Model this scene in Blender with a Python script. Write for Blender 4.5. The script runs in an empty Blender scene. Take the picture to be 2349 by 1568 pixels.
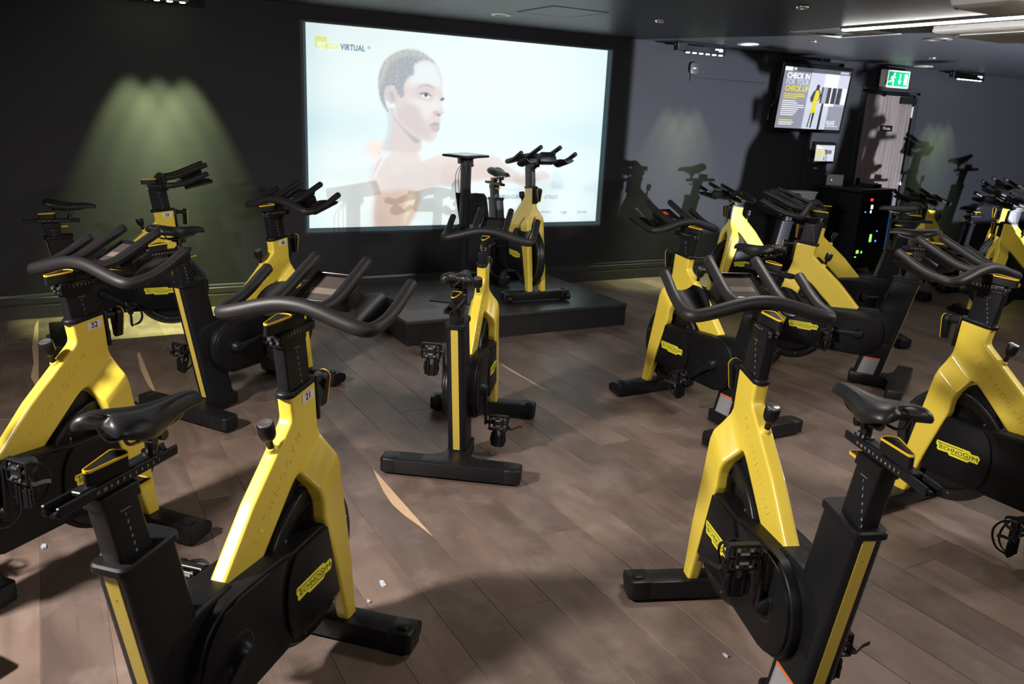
import bpy, bmesh, math, random
import numpy as np
from mathutils import Vector, Matrix, Euler
random.seed(7)
S = bpy.context.scene
COL = S.collection
PI = math.pi
R = math.radians

# ------------------------------------------------------------------ camera, world, exposure
cd = bpy.data.cameras.new('camera')
cam = bpy.data.objects.new('camera', cd)
COL.objects.link(cam)
cd.sensor_width = 36.0
cd.lens = 36.0 * 1893.35 / 2349.0
cd.clip_end = 60
right = Vector((0.87496, -0.48199, 0.0461))
down = Vector((-0.09065, -0.25658, -0.96226))
fwd = Vector((0.47563, 0.83777, -0.26819))
cam.matrix_world = Matrix(((right.x, -down.x, -fwd.x, 0.0), (right.y, -down.y, -fwd.y, 0.0),
                           (right.z, -down.z, -fwd.z, 1.70), (0, 0, 0, 1)))
S.camera = cam
cd.dof.use_dof = True
cd.dof.focus_distance = 3.1
cd.dof.aperture_fstop = 5.6
W = bpy.data.worlds.new('world')
S.world = W
W.use_nodes = True
W.node_tree.nodes['Background'].inputs[0].default_value = (0.55, 0.6, 0.75, 1)
W.node_tree.nodes['Background'].inputs[1].default_value = 0.02
S.view_settings.view_transform = 'Standard'
S.view_settings.look = 'None'
S.view_settings.exposure = 0.0
S.view_settings.gamma = 1.0
S.view_settings.use_curve_mapping = False
S.cycles.use_denoising = True
S.cycles.max_bounces = 8
S.cycles.sample_clamp_indirect = 6.0

CEIL = 2.462
WY = 7.159          # inner face of the wall with the screen


def light(kind, name, loc, target, energy, color, **kw):
    d = bpy.data.lights.new(name, kind)
    o = bpy.data.objects.new(name, d)
    COL.objects.link(o)
    o.location = loc
    v = Vector(target) - Vector(loc)
    o.rotation_euler = v.to_track_quat('-Z', 'Y').to_euler()
    d.energy = energy
    d.color = color
    for k, val in kw.items():
        setattr(d, k, val)
    return o


# ceiling lamp field on the left, behind the camera's left shoulder: the key light of the room
light('AREA', 'ceiling_spot_light', (-1.60, 2.25, 2.42), (1.1, 2.6, 0.0), 225, (1.0, 0.93, 0.86), shape='DISK', size=0.34, spread=R(146))
light('AREA', 'middle_fill_light', (2.6, 2.5, 2.44), (2.5, 2.9, 0.0), 27, (1.0, 0.94, 0.88), shape='DISK', size=0.6, spread=R(140))  # added unseen fill that brightens the floor in the middle
# added unseen fill lights over the near part of the room
light('AREA', 'near_fill_light', (1.6, -0.9, 2.44), (2.0, 1.6, 0.0), 34, (1.0, 0.90, 0.82), shape='RECTANGLE', size=1.4, size_y=0.5, spread=R(140))
light('AREA', 'side_fill_light', (5.2, 0.6, 2.44), (3.6, 2.6, 0.0), 60, (1.0, 0.92, 0.86), shape='DISK', size=0.5, spread=R(140))
# low floor-standing lamp beyond the right edge of the frame, it throws the bike shadows up on the wall
# added unseen lamp, makes the lit patch on the bike at the right edge
light('SPOT', 'neck_patch_spot', (6.2, 1.0, 2.35), (8.45, 3.35, 0.85), 60, (1.0, 0.97, 0.9), spot_size=R(13), spot_blend=0.25, shadow_soft_size=0.02)

def shuttered_spot(name, loc, energy, color, soft, size, xa, xb, za, zb, dist, edge=0.004):
    """a spot facing +Y whose shutters cut the beam to a rectangle xa..xb, za..zb at the given distance."""
    o = light('SPOT', name, loc, (loc[0], loc[1] + 5, loc[2]), energy, color, spot_size=R(size), spot_blend=0.0, shadow_soft_size=soft)
    o.rotation_euler = (R(90), 0, 0)
    o.data.use_nodes = True
    nt = o.data.node_tree
    nt.nodes.clear()
    out = nt.nodes.new('ShaderNodeOutputLight')
    em = nt.nodes.new('ShaderNodeEmission')
    tc = nt.nodes.new('ShaderNodeTexCoord')
    sp = nt.nodes.new('ShaderNodeSeparateXYZ')
    nt.links.new(tc.outputs['Normal'], sp.inputs[0])

    def lm(op, *args):
        n = nt.nodes.new('ShaderNodeMath')
        n.operation = op
        for i, v in enumerate(args):
            if isinstance(v, (int, float)):
                n.inputs[i].default_value = v
            else:
                nt.links.new(v, n.inputs[i])
        return n.outputs[0]

    def edge_up(v, at):
        n = nt.nodes.new('ShaderNodeMapRange')
        n.interpolation_type = 'SMOOTHSTEP'
        nt.links.new(v, n.inputs['Value'])
        n.inputs['From Min'].default_value = at - edge
        n.inputs['From Max'].default_value = at + edge
        return n.outputs[0]
    dz = lm('ABSOLUTE', sp.outputs[2])
    tx = lm('DIVIDE', sp.outputs[0], dz)
    ty = lm('DIVIDE', sp.outputs[1], dz)
    m = lm('MULTIPLY', edge_up(tx, (xa - loc[0]) / dist), lm('SUBTRACT', 1.0, edge_up(tx, (xb - loc[0]) / dist)))
    m = lm('MULTIPLY', m, lm('MULTIPLY', edge_up(ty, (za - loc[2]) / dist), lm('SUBTRACT', 1.0, edge_up(ty, (zb - loc[2]) / dist))))
    nt.links.new(m, em.inputs['Strength'])
    nt.links.new(em.outputs[0], out.inputs[0])
    return o


# projector beam on the screen and its border
shuttered_spot('projector_beam', (4.25, 2.97, 2.37), 330, (0.86, 0.97, 1.0), 0.012, 84, 1.93, 5.07, 0.585, 2.345, WY - 2.97, 0.0006)
# low floor-standing lamp beyond the right edge of the frame, it throws the bike shadows up on the wall
shuttered_spot('low_floor_lamp', (7.60, 1.0, 0.20), 3700, (0.86, 0.90, 1.0), 0.03, 130, 5.33, 13.5, 0.50, 4.3, WY - 1.0, 0.006)


# ------------------------------------------------------------------ materials
def mat(name, color, rough=0.5, metal=0.0, spec=0.5, coat=0.0, bump=None, var=None, emit=None, estr=1.0):
    m_ = bpy.data.materials.new(name)
    m_.use_nodes = True
    t = m_.node_tree
    b = t.nodes['Principled BSDF']
    b.inputs['Base Color'].default_value = (*color, 1)
    b.inputs['Roughness'].default_value = rough
    b.inputs['Metallic'].default_value = metal
    b.inputs['Specular IOR Level'].default_value = spec
    if coat:
        b.inputs['Coat Weight'].default_value = coat
        b.inputs['Coat Roughness'].default_value = 0.12
    if emit:
        b.inputs['Emission Color'].default_value = (*emit, 1)
        b.inputs['Emission Strength'].default_value = estr
    tcx = t.nodes.new('ShaderNodeTexCoord')
    if var:                                   # (scale, amount): soft mottling of the colour itself
        n = t.nodes.new('ShaderNodeTexNoise')
        n.inputs['Scale'].default_value = var[0]
        n.inputs['Detail'].default_value = 6
        t.links.new(tcx.outputs['Object'], n.inputs['Vector'])
        mx = t.nodes.new('ShaderNodeMix')
        mx.data_type = 'RGBA'
        mx.inputs['A'].default_value = (*[c * (1 - var[1]) for c in color], 1)
        mx.inputs['B'].default_value = (*[min(1, c * (1 + var[1])) for c in color], 1)
        t.links.new(n.outputs['Fac'], mx.inputs['Factor'])
        t.links.new(mx.outputs['Result'], b.inputs['Base Color'])
    if bump:                                  # (scale, strength, distance)
        n = t.nodes.new('ShaderNodeTexNoise')
        n.inputs['Scale'].default_value = bump[0]
        n.inputs['Detail'].default_value = 4
        t.links.new(tcx.outputs['Object'], n.inputs['Vector'])
        bp = t.nodes.new('ShaderNodeBump')
        bp.inputs['Strength'].default_value = bump[1]
        bp.inputs['Distance'].default_value = bump[2]
        t.links.new(n.outputs['Fac'], bp.inputs['Height'])
        t.links.new(bp.outputs[0], b.inputs['Normal'])
    return m_


M = {}
M['yellow'] = mat('yellow_paint', (0.70, 0.53, 0.056), 0.38, coat=0.6, bump=(900, 0.05, 0.0004))
M['rim_yellow'] = mat('yellow_rim', (0.66, 0.42, 0.015), 0.4)
M['stripe'] = mat('reflective_stripe', (0.52, 0.39, 0.06), 0.42, bump=(700, 0.08, 0.0004))
M['logo_yellow'] = mat('logo_yellow', (0.72, 0.66, 0.03), 0.45)
M['black_plastic'] = mat('black_plastic', (0.006, 0.006, 0.007), 0.42, spec=0.28, bump=(500, 0.10, 0.0005))
M['cover'] = mat('cover_plastic', (0.006, 0.006, 0.0072), 0.40, spec=0.2, bump=(260, 0.12, 0.0006), var=(14, 0.15))
M['black_metal'] = mat('black_metal', (0.0075, 0.008, 0.0102), 0.40, spec=0.25, bump=(700, 0.05, 0.0004))
M['rubber'] = mat('handlebar_rubber', (0.013, 0.012, 0.0135), 0.50, spec=0.3, bump=(600, 0.10, 0.0004))
M['vinyl'] = mat('saddle_vinyl', (0.010, 0.0098, 0.011), 0.42, spec=0.35, bump=(420, 0.12, 0.0005))
M['gloss_black'] = mat('gloss_black', (0.008, 0.008, 0.009), 0.14)
M['foot'] = mat('foot_plastic', (0.0075, 0.0075, 0.0085), 0.40, spec=0.28, bump=(160, 0.18, 0.0008), var=(22, 0.3))
M['chrome'] = mat('chrome', (0.66, 0.65, 0.66), 0.20, metal=0.92)
M['steel'] = mat('dark_steel', (0.10, 0.10, 0.11), 0.28, metal=1.0)
M['white_mark'] = mat('white_marking', (0.42, 0.36, 0.33), 0.6)
M['plate'] = mat('number_plate', (0.66, 0.60, 0.60), 0.5)
M['ink'] = mat('black_ink', (0.012, 0.012, 0.012), 0.5)
M['tray_paper'] = mat('console_card', (0.050, 0.038, 0.033), 0.75, spec=0.2, var=(30, 0.1))
M['tray_light'] = mat('console_card_light', (0.14, 0.115, 0.10), 0.75, spec=0.2)
M['display'] = mat('console_display', (0.02, 0.02, 0.022), 0.2)
M['orange'] = mat('orange_sticker', (0.75, 0.13, 0.02), 0.5)
M['warn_grey'] = mat('warning_label', (0.22, 0.22, 0.24), 0.45)
M['warn_line'] = mat('warning_text', (0.42, 0.42, 0.43), 0.5)
M['strap'] = mat('pedal_strap', (0.014, 0.014, 0.015), 0.6)


def wall_material(name, col, rough=0.55):
    m_ = mat(name, col, rough, spec=0.14)
    t = m_.node_tree
    b = t.nodes['Principled BSDF']
    g = t.nodes.new('ShaderNodeTexCoord')
    mp = t.nodes.new('ShaderNodeMapping')
    mp.inputs['Scale'].default_value = (3, 3, 26)
    n = t.nodes.new('ShaderNodeTexNoise')
    n.inputs['Scale'].default_value = 3
    n.inputs['Detail'].default_value = 8
    t.links.new(g.outputs['Object'], mp.inputs[0])
    t.links.new(mp.outputs[0], n.inputs['Vector'])
    mx = t.nodes.new('ShaderNodeMix')
    mx.data_type = 'RGBA'
    mx.inputs['A'].default_value = (*[c * 0.88 for c in col], 1)
    mx.inputs['B'].default_value = (*[c * 1.12 for c in col], 1)
    t.links.new(n.outputs['Fac'], mx.inputs['Factor'])
    t.links.new(mx.outputs['Result'], b.inputs['Base Color'])
    bp = t.nodes.new('ShaderNodeBump')
    bp.inputs['Strength'].default_value = 0.12
    bp.inputs['Distance'].default_value = 0.002
    t.links.new(n.outputs['Fac'], bp.inputs['Height'])
    t.links.new(bp.outputs[0], b.inputs['Normal'])
    return m_


M['wall'] = wall_material('dark_wall_paint', (0.030, 0.0303, 0.036))
M['ceiling'] = wall_material('ceiling_paint', (0.050, 0.051, 0.058), 0.42)
M['base'] = mat('skirting_paint', (0.035, 0.037, 0.038), 0.3)
M['subfloor'] = mat('joint_filler', (0.22, 0.165, 0.135), 0.6)
M['bare'] = mat('bare_wood', (0.52, 0.36, 0.22), 0.5, var=(60, 0.2))
M['stage'] = mat('stage_vinyl', (0.020, 0.022, 0.024), 0.38, bump=(90, 0.3, 0.002), var=(7, 0.3))
M['stage_side'] = mat('stage_side_vinyl', (0.010, 0.010, 0.011), 0.30, bump=(16, 0.5, 0.006), var=(9, 0.3))
M['white_paint'] = mat('white_enamel', (0.80, 0.80, 0.80), 0.35)
M['led'] = mat('led_lens', (0.8, 0.9, 0.6), 0.3, emit=(0.80, 1.0, 0.62), estr=14)
M['tube_light'] = mat('linear_diffuser', (0.9, 0.9, 0.9), 0.4, emit=(1.0, 0.97, 0.92), estr=36)
M['satin_black'] = mat('satin_black', (0.010, 0.010, 0.0105), 0.33, spec=0.4)
M['glass'] = mat('smoked_glass', (0.012, 0.013, 0.016), 0.08)


def wood_floor():
    m_ = bpy.data.materials.new('walnut_plank')
    m_.use_nodes = True
    t = m_.node_tree
    b = t.nodes['Principled BSDF']
    tcx = t.nodes.new('ShaderNodeTexCoord')
    oi = t.nodes.new('ShaderNodeObjectInfo')
    geo = t.nodes.new('ShaderNodeNewGeometry')
    add = t.nodes.new('ShaderNodeVectorMath')
    add.operation = 'MULTIPLY_ADD'
    comb = t.nodes.new('ShaderNodeCombineXYZ')
    for i in range(3):
        t.links.new(oi.outputs['Random'], comb.inputs[i])
    t.links.new(comb.outputs[0], add.inputs[0])
    add.inputs[1].default_value = (37, 51, 13)
    t.links.new(geo.outputs['Position'], add.inputs[2])
    mp = t.nodes.new('ShaderNodeMapping')
    mp.inputs['Scale'].default_value = (26, 2.2, 1)
    t.links.new(add.outputs[0], mp.inputs[0])
    n1 = t.nodes.new('ShaderNodeTexNoise')
    n1.inputs['Scale'].default_value = 1.6
    n1.inputs['Detail'].default_value = 12
    n1.inputs['Roughness'].default_value = 0.65
    n1.inputs['Distortion'].default_value = 0.5
    t.links.new(mp.outputs[0], n1.inputs['Vector'])
    mp2 = t.nodes.new('ShaderNodeMapping')
    mp2.inputs['Scale'].default_value = (4.2, 1.5, 1)
    t.links.new(add.outputs[0], mp2.inputs[0])
    n2 = t.nodes.new('ShaderNodeTexNoise')
    n2.inputs['Scale'].default_value = 1.4
    n2.inputs['Detail'].default_value = 5
    n2.inputs['Distortion'].default_value = 0.8
    t.links.new(mp2.outputs[0], n2.inputs['Vector'])
    n3 = t.nodes.new('ShaderNodeTexNoise')                       # dusty scuffing over all planks
    n3.inputs['Scale'].default_value = 3.2
    n3.inputs['Detail'].default_value = 9
    n3.inputs['Roughness'].default_value = 0.7
    t.links.new(geo.outputs['Position'], n3.inputs['Vector'])

    def mix(a, b_, fac, blend='MIX'):
        x = t.nodes.new('ShaderNodeMix')
        x.data_type = 'RGBA'
        x.blend_type = blend
        for key, v in (('A', a), ('B', b_)):
            if isinstance(v, tuple):
                x.inputs[key].default_value = (*v, 1)
            else:
                t.links.new(v, x.inputs[key])
        if isinstance(fac, float):
            x.inputs['Factor'].default_value = fac
        else:
            t.links.new(fac, x.inputs['Factor'])
        return x.outputs['Result']

    def ramp(v, a, b_):
        r = t.nodes.new('ShaderNodeMapRange')
        r.inputs['From Min'].default_value = a
        r.inputs['From Max'].default_value = b_
        t.links.new(v, r.inputs['Value'])
        return r.outputs[0]
    base = mix((0.105, 0.073, 0.060), (0.168, 0.123, 0.103), ramp(n2.outputs['Fac'], 0.35, 0.68))
    plank = mix((0.80, 0.80, 0.82), (1.22, 1.17, 1.12), oi.outputs['Random'])
    c = mix(base, plank, 1.0, 'MULTIPLY')
    c = mix(c, (0.060, 0.040, 0.030), ramp(n1.outputs['Fac'], 0.56, 0.95))
    c = mix(c, (0.27, 0.215, 0.19), ramp(n3.outputs['Fac'], 0.50, 0.95))
    t.links.new(c, b.inputs['Base Color'])
    rr = t.nodes.new('ShaderNodeMapRange')
    rr.inputs['To Min'].default_value = 0.34
    rr.inputs['To Max'].default_value = 0.58
    t.links.new(n3.outputs['Fac'], rr.inputs['Value'])
    t.links.new(rr.outputs[0], b.inputs['Roughness'])
    bp = t.nodes.new('ShaderNodeBump')
    bp.inputs['Strength'].default_value = 0.12
    bp.inputs['Distance'].default_value = 0.001
    t.links.new(n1.outputs['Fac'], bp.inputs['Height'])
    t.links.new(bp.outputs[0], b.inputs['Normal'])
    return m_


M['plank'] = wood_floor()


# ------------------------------------------------------------------ mesh helpers
def box(bm, cx, cy, cz, sx, sy, sz, rot=None):
    vs = []
    for i in (-1, 1):
        for j in (-1, 1):
            for k in (-1, 1):
                v = Vector((i * sx / 2, j * sy / 2, k * sz / 2))
                if rot is not None:
                    v = rot @ v
                vs.append(bm.verts.new(v + Vector((cx, cy, cz))))
    for f in ((0, 1, 3, 2), (4, 6, 7, 5), (0, 4, 5, 1), (2, 3, 7, 6), (0, 2, 6, 4), (1, 5, 7, 3)):
        bm.faces.new([vs[i] for i in f])
    return vs


def prism(bm, pts, y0, y1, half=None, plane='xz'):
    """extrude an outline; plane xz extrudes along y, xy along z, yz along x."""
    def P(a, b_, c):
        return {'xz': (a, c, b_), 'xy': (a, b_, c), 'yz': (c, a, b_)}[plane]
    A, B = [], []
    for a, b_ in pts:
        if half:
            h = half(a, b_)
            A.append(bm.verts.new(P(a, b_, -h)))
            B.append(bm.verts.new(P(a, b_, h)))
        else:
            A.append(bm.verts.new(P(a, b_, y0)))
            B.append(bm.verts.new(P(a, b_, y1)))
    n = len(pts)
    fs = [bm.faces.new(A), bm.faces.new(B[::-1])]
    for i in range(n):
        j = (i + 1) % n
        fs.append(bm.faces.new((A[j], A[i], B[i], B[j])))
    return fs


def loft(bm, rings, close=True, caps=True):
    rr = [[bm.verts.new(p) for p in r] for r in rings]
    n = len(rr[0])
    for a, b_ in zip(rr, rr[1:]):
        for i in range(n if close else n - 1):
            j = (i + 1) % n
            bm.faces.new((a[i], a[j], b_[j], b_[i]))
    if caps:
        bm.faces.new(rr[0][::-1])
        bm.faces.new(rr[-1])
    return rr


def frame_of(d):
    d = d.normalized()
    up = Vector((0, 0, 1)) if abs(d.z) < 0.9 else Vector((1, 0, 0))
    a = d.cross(up).normalized()
    return a, d.cross(a).normalized()


def catmull(pts, n):
    P = [Vector(p) for p in pts]
    P = [P[0] * 2 - P[1]] + P + [P[-1] * 2 - P[-2]]
    out_ = []
    for i in range(1, len(P) - 2):
        for k in range(n):
            t = k / n
            a, b_, c, d = P[i - 1], P[i], P[i + 1], P[i + 2]
            out_.append(0.5 * ((2 * b_) + (c - a) * t + (2 * a - 5 * b_ + 4 * c - d) * t * t + (3 * b_ - a - 3 * c + d) * t ** 3))
    out_.append(P[-2])
    return out_


def tube(bm, path, rad, seg=14, ends=True, n=4, smooth=True):
    P = catmull(path, n) if smooth else [Vector(p) for p in path]
    rings = []
    a = None
    for i, p in enumerate(P):
        d = (P[min(i + 1, len(P) - 1)] - P[max(i - 1, 0)]).normalized()
        if a is None:
            a, b_ = frame_of(d)
        else:
            a = (a - d * a.dot(d)).normalized()
            b_ = d.cross(a)
        r = rad(i / (len(P) - 1)) if callable(rad) else rad
        rings.append((p, a.copy(), b_.copy(), r, d))
    if ends:
        p, a1, b1, r, d = rings[0]
        rings.insert(0, (p - d * r * 0.35, a1, b1, r * 0.72, d))
        p, a1, b1, r, d = rings[-1]
        rings.append((p + d * r * 0.35, a1, b1, r * 0.72, d))
    return loft(bm, [[p + (a1 * math.cos(2 * PI * k / seg) + b1 * math.sin(2 * PI * k / seg)) * r for k in range(seg)] for p, a1, b1, r, d in rings])


def cyl(bm, p0, p1, r0, r1=None, seg=20):
    p0, p1 = Vector(p0), Vector(p1)
    a, b_ = frame_of(p1 - p0)
    r1 = r0 if r1 is None else r1
    loft(bm, [[p + (a * math.cos(2 * PI * k / seg) + b_ * math.sin(2 * PI * k / seg)) * r for k in range(seg)] for p, r in ((p0, r0), (p1, r1))])


def lathe(bm, prof, c, axis, seg=28):
    """prof: (radius, height along axis)."""
    c = Vector(c)
    axis = Vector(axis).normalized()
    a, b_ = frame_of(axis)
    loft(bm, [[c + axis * h + (a * math.cos(2 * PI * k / seg) + b_ * math.sin(2 * PI * k / seg)) * max(r, 1e-4) for k in range(seg)] for r, h in prof])


def bevel(bm, off, seg=2, ang=28):
    bmesh.ops.recalc_face_normals(bm, faces=bm.faces)
    es = [e for e in bm.edges if len(e.link_faces) == 2 and e.calc_face_angle(0) > R(ang)]
    bmesh.ops.bevel(bm, geom=es, offset=off, segments=seg, affect='EDGES', profile=0.5, clamp_overlap=True)


def mesh(bm, name, m_, ang=35, smooth=True):
    bmesh.ops.recalc_face_normals(bm, faces=bm.faces)
    me = bpy.data.meshes.new(name)
    bm.to_mesh(me)
    bm.free()
    for x in (m_ if isinstance(m_, (list, tuple)) else [m_]):
        me.materials.append(x)
    if smooth:
        me.polygons.foreach_set('use_smooth', [True] * len(me.polygons))
        me.set_sharp_from_angle(angle=R(ang))
    return me


def BM():
    return bmesh.new()


def rrect(cx, cy, w, h, r, n=4):
    pts = []
    for sx, sy, a0 in ((1, 1, 0), (-1, 1, 90), (-1, -1, 180), (1, -1, 270)):
        for k in range(n + 1):
            a = R(a0 + 90 * k / n)
            pts.append((cx + sx * (w / 2 - r) + r * math.cos(a), cy + sy * (h / 2 - r) + r * math.sin(a)))
    return pts


_text_cache = {}


def text_mesh(body, size, m_, extrude=0.0004, bold=0.0, align='CENTER', width=1.0, shear=0.0, space=1.0):
    """flat lettering in the xy plane, facing +z."""
    key = (body, size, m_.name, extrude, bold, align, width, shear, space)
    if key in _text_cache:
        return _text_cache[key]
    cu = bpy.data.curves.new('lettering', 'FONT')
    cu.body = body
    cu.size = size
    cu.extrude = extrude
    cu.offset = bold
    cu.align_x = align
    cu.align_y = 'CENTER'
    cu.shear = shear
    cu.space_character = space
    cu.resolution_u = 3
    o = bpy.data.objects.new('tmp', cu)
    COL.objects.link(o)
    dg = bpy.context.evaluated_depsgraph_get()
    me = bpy.data.meshes.new_from_object(o.evaluated_get(dg))
    bpy.data.objects.remove(o)
    if width != 1.0:
        me.transform(Matrix.Scale(width, 4, (1, 0, 0)))
    me.materials.clear()
    me.materials.append(m_)
    _text_cache[key] = me
    return me


def obj(name, me, parent=None, loc=(0, 0, 0), rot=(0, 0, 0)):
    o = bpy.data.objects.new(name, me)
    COL.objects.link(o)
    o.location = loc
    o.rotation_euler = rot
    if parent:
        o.parent = parent
    return o


def thing(o, label, cat, group=None):
    o['label'] = label
    o['category'] = cat
    if group:
        o['group'] = group
    return o


def struct(o):
    o['kind'] = 'structure'
    return o


def empty(name, loc=(0, 0, 0), rz=0.0):
    return obj(name, None, None, loc, (0, 0, rz))


# ------------------------------------------------------------------ the room
def slab(name, x0_, x1_, y0_, y1_, z0_, z1_, m_, parent=None, bev=0.0):
    bm = BM()
    box(bm, (x0_ + x1_) / 2, (y0_ + y1_) / 2, (z0_ + z1_) / 2, x1_ - x0_, y1_ - y0_, z1_ - z0_)
    if bev:
        bevel(bm, bev, 2)
    return obj(name, mesh(bm, name, m_), parent)


XL, XR, YF = -2.6, 13.6, -3.2
floor = struct(slab('floor', XL, XR, YF, WY + 0.2, -0.12, -0.0022, M['subfloor']))
struct(slab('ceiling', XL, XR, YF, WY + 0.2, CEIL, CEIL + 0.1, M['ceiling']))
DX0, DX1, DZ = 8.86, 9.81, 2.135
bm = BM()
box(bm, (XL + DX0) / 2, WY + 0.1, CEIL / 2, DX0 - XL, 0.2, CEIL)
box(bm, (XR + DX1) / 2, WY + 0.1, CEIL / 2, XR - DX1, 0.2, CEIL)
box(bm, (DX0 + DX1) / 2, WY + 0.1, (DZ + CEIL) / 2, DX1 - DX0, 0.2, CEIL - DZ)
struct(obj('wall_back', mesh(bm, 'wall_back', M['wall'])))
struct(slab('wall_left', XL - 0.2, XL, YF, WY + 0.2, 0, CEIL, M['wall']))
struct(slab('wall_right', XR, XR + 0.2, YF, WY + 0.2, 0, CEIL, M['wall']))
struct(slab('wall_front', XL, XR, YF - 0.2, YF, 0, CEIL, M['wall']))


def skirting(name, xa, xb):
    prof = [(WY, 0.0), (WY - 0.022, 0.0), (WY - 0.022, 0.100), (WY - 0.013, 0.106), (WY - 0.013, 0.112), (WY - 0.020, 0.118),
            (WY - 0.020, 0.158), (WY - 0.010, 0.166), (WY - 0.008, 0.172), (WY - 0.015, 0.178), (WY - 0.013, 0.185), (WY, 0.190)]
    bm_ = BM()
    prism(bm_, prof, xa, xb, plane='yz')
    return struct(obj(name, mesh(bm_, name, M['base'], 20)))


skirting('baseboard_back', XL, DX0 - 0.07)
skirting('baseboard_right', DX1 + 0.07, XR)

# planks: each board a part of the floor; boards run towards the wall with the screen
PW, PL = 0.2017, 1.58
fix = {9: 1.79, 3: 2.625, 6: 1.2}
planks = []
for k in range(-21, 63):
    xa = 1.06 + PW * k
    if xa < XL or xa + PW > XR:
        continue
    o0 = fix.get(k, random.uniform(0, PL))
    y = o0 - PL * 5
    while y < WY:
        if y + PL > YF:
            ya, yb = max(y, YF), min(y + PL, WY)
            cx_, cy_ = xa + PW / 2, (ya + yb) / 2
            d = math.hypot(cx_, cy_)
            ahead = 0.494 * cx_ + 0.869 * cy_
            side = 0.869 * cx_ - 0.494 * cy_
            vis = ahead > 0.3 and abs(side) < 0.72 * ahead + 0.9
            planks.append((0 if vis else 1, d, xa, ya, yb))
        y += PL
planks.sort()
plank_mesh = {}


def plank_bm(bm_, xa, ya, yb):
    g = 0.0007
    a, b_, c, e = xa + g, xa + PW - g, ya + g, yb - g
    t_, s_ = 0.0, 0.0012
    lo = [bm_.verts.new(p) for p in ((a, c, -s_ * 1.6), (b_, c, -s_ * 1.6), (b_, e, -s_ * 1.6), (a, e, -s_ * 1.6))]
    hi = [bm_.verts.new(p) for p in ((a + s_, c + s_, t_), (b_ - s_, c + s_, t_), (b_ - s_, e - s_, t_), (a + s_, e - s_, t_))]
    bm_.faces.new(hi)
    for i in range(4):
        j = (i + 1) % 4
        bm_.faces.new((lo[i], lo[j], hi[j], hi[i]))


for v, d, xa, ya, yb in planks[:300]:
    key = round(yb - ya, 3)
    if key not in plank_mesh:
        bm = BM()
        plank_bm(bm, 0, 0, yb - ya)
        plank_mesh[key] = mesh(bm, 'plank', M['plank'], smooth=False)
    obj('plank', plank_mesh[key], floor, (xa, ya, 0))
bm = BM()
for v, d, xa, ya, yb in planks[300:]:
    plank_bm(bm, xa, ya, yb)
o = obj('far_planks', mesh(bm, 'far_planks', M['plank'], smooth=False), floor)
o['kind'] = 'stuff'

# pale slivers where the stain is missing along a board's edge
for pts in ([(1.262, 2.800), (1.262, 3.535), (1.246, 3.44), (1.222, 3.28), (1.212, 3.14), (1.222, 3.03), (1.247, 2.90)],
            [(2.674, 4.175), (2.674, 4.86), (2.655, 4.80), (2.650, 4.62), (2.662, 4.48), (2.658, 4.36), (2.668, 4.25)],
            [(0.455, 4.98), (0.452, 5.95), (0.430, 5.9), (0.418, 5.5), (0.428, 5.2)],
            [(-0.152, 5.30), (-0.152, 7.1), (-0.175, 6.9), (-0.190, 6.3), (-0.180, 5.9), (-0.195, 5.6)],
            [(0.252, 2.72), (0.252, 4.0), (0.236, 3.8), (0.240, 3.4), (0.228, 3.2), (0.236, 2.95)],
            [(2.474, 4.83), (2.474, 5.4), (2.466, 5.2), (2.468, 5.0)]):
    bm = BM()
    prism(bm, pts, 0.0, 0.0006, plane='xy')
    obj('bare_wood_patch', mesh(bm, 'bare_wood_patch', M['bare'], smooth=False), floor)

# the door, its frame and fittings
door = struct(empty('door_1', (DX0, WY, 0)))
wd = mat('door_laminate', (0.30, 0.245, 0.235), 0.42)
t = wd.node_tree
tcx = t.nodes.new('ShaderNodeTexCoord')
mp = t.nodes.new('ShaderNodeMapping')
mp.inputs['Scale'].default_value = (38, 38, 0.7)
n1 = t.nodes.new('ShaderNodeTexNoise')
n1.inputs['Scale'].default_value = 1.5
n1.inputs['Detail'].default_value = 9
t.links.new(tcx.outputs['Object'], mp.inputs[0])
t.links.new(mp.outputs[0], n1.inputs['Vector'])
cr = t.nodes.new('ShaderNodeValToRGB')
cr.color_ramp.elements[0].position = 0.35
cr.color_ramp.elements[0].color = (0.135, 0.108, 0.105, 1)
cr.color_ramp.elements[1].position = 0.7
cr.color_ramp.elements[1].color = (0.24, 0.205, 0.195, 1)
t.links.new(n1.outputs['Fac'], cr.inputs[0])
t.links.new(cr.outputs[0], t.nodes['Principled BSDF'].inputs['Base Color'])
w_ = DX1 - DX0
M['door_dark'] = mat('door_frame_paint', (0.022, 0.022, 0.026), 0.4)
slab('door_leaf', 0.05, w_ - 0.02, 0.006, 0.05, 0.006, DZ - 0.02, wd, door, 0.003)
bm = BM()
for args in ((-0.035, 0.0, DZ / 2, 0.07, 0.05, DZ + 0.07), (w_ + 0.035, 0.0, DZ / 2, 0.07, 0.05, DZ + 0.07), (w_ / 2, 0.0, DZ + 0.035, w_ + 0.14, 0.05, 0.07)):
    box(bm, *args)
bevel(bm, 0.004, 2)
obj('door_frame', mesh(bm, 'door_frame', M['door_dark']), door)
bm = BM()
box(bm, 0.805, -0.022, 2.06, 0.28, 0.05, 0.075)
bevel(bm, 0.006, 2)
closer = obj('door_closer', mesh(bm, 'door_closer', M['black_metal']), door)
bm = BM()
box(bm, 0.50, -0.045, 2.145, 0.55, 0.012, 0.016)
box(bm, 0.30, -0.045, 2.12, 0.03, 0.03, 0.05)
obj('closer_arm', mesh(bm, 'closer_arm', M['steel']), closer)
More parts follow.
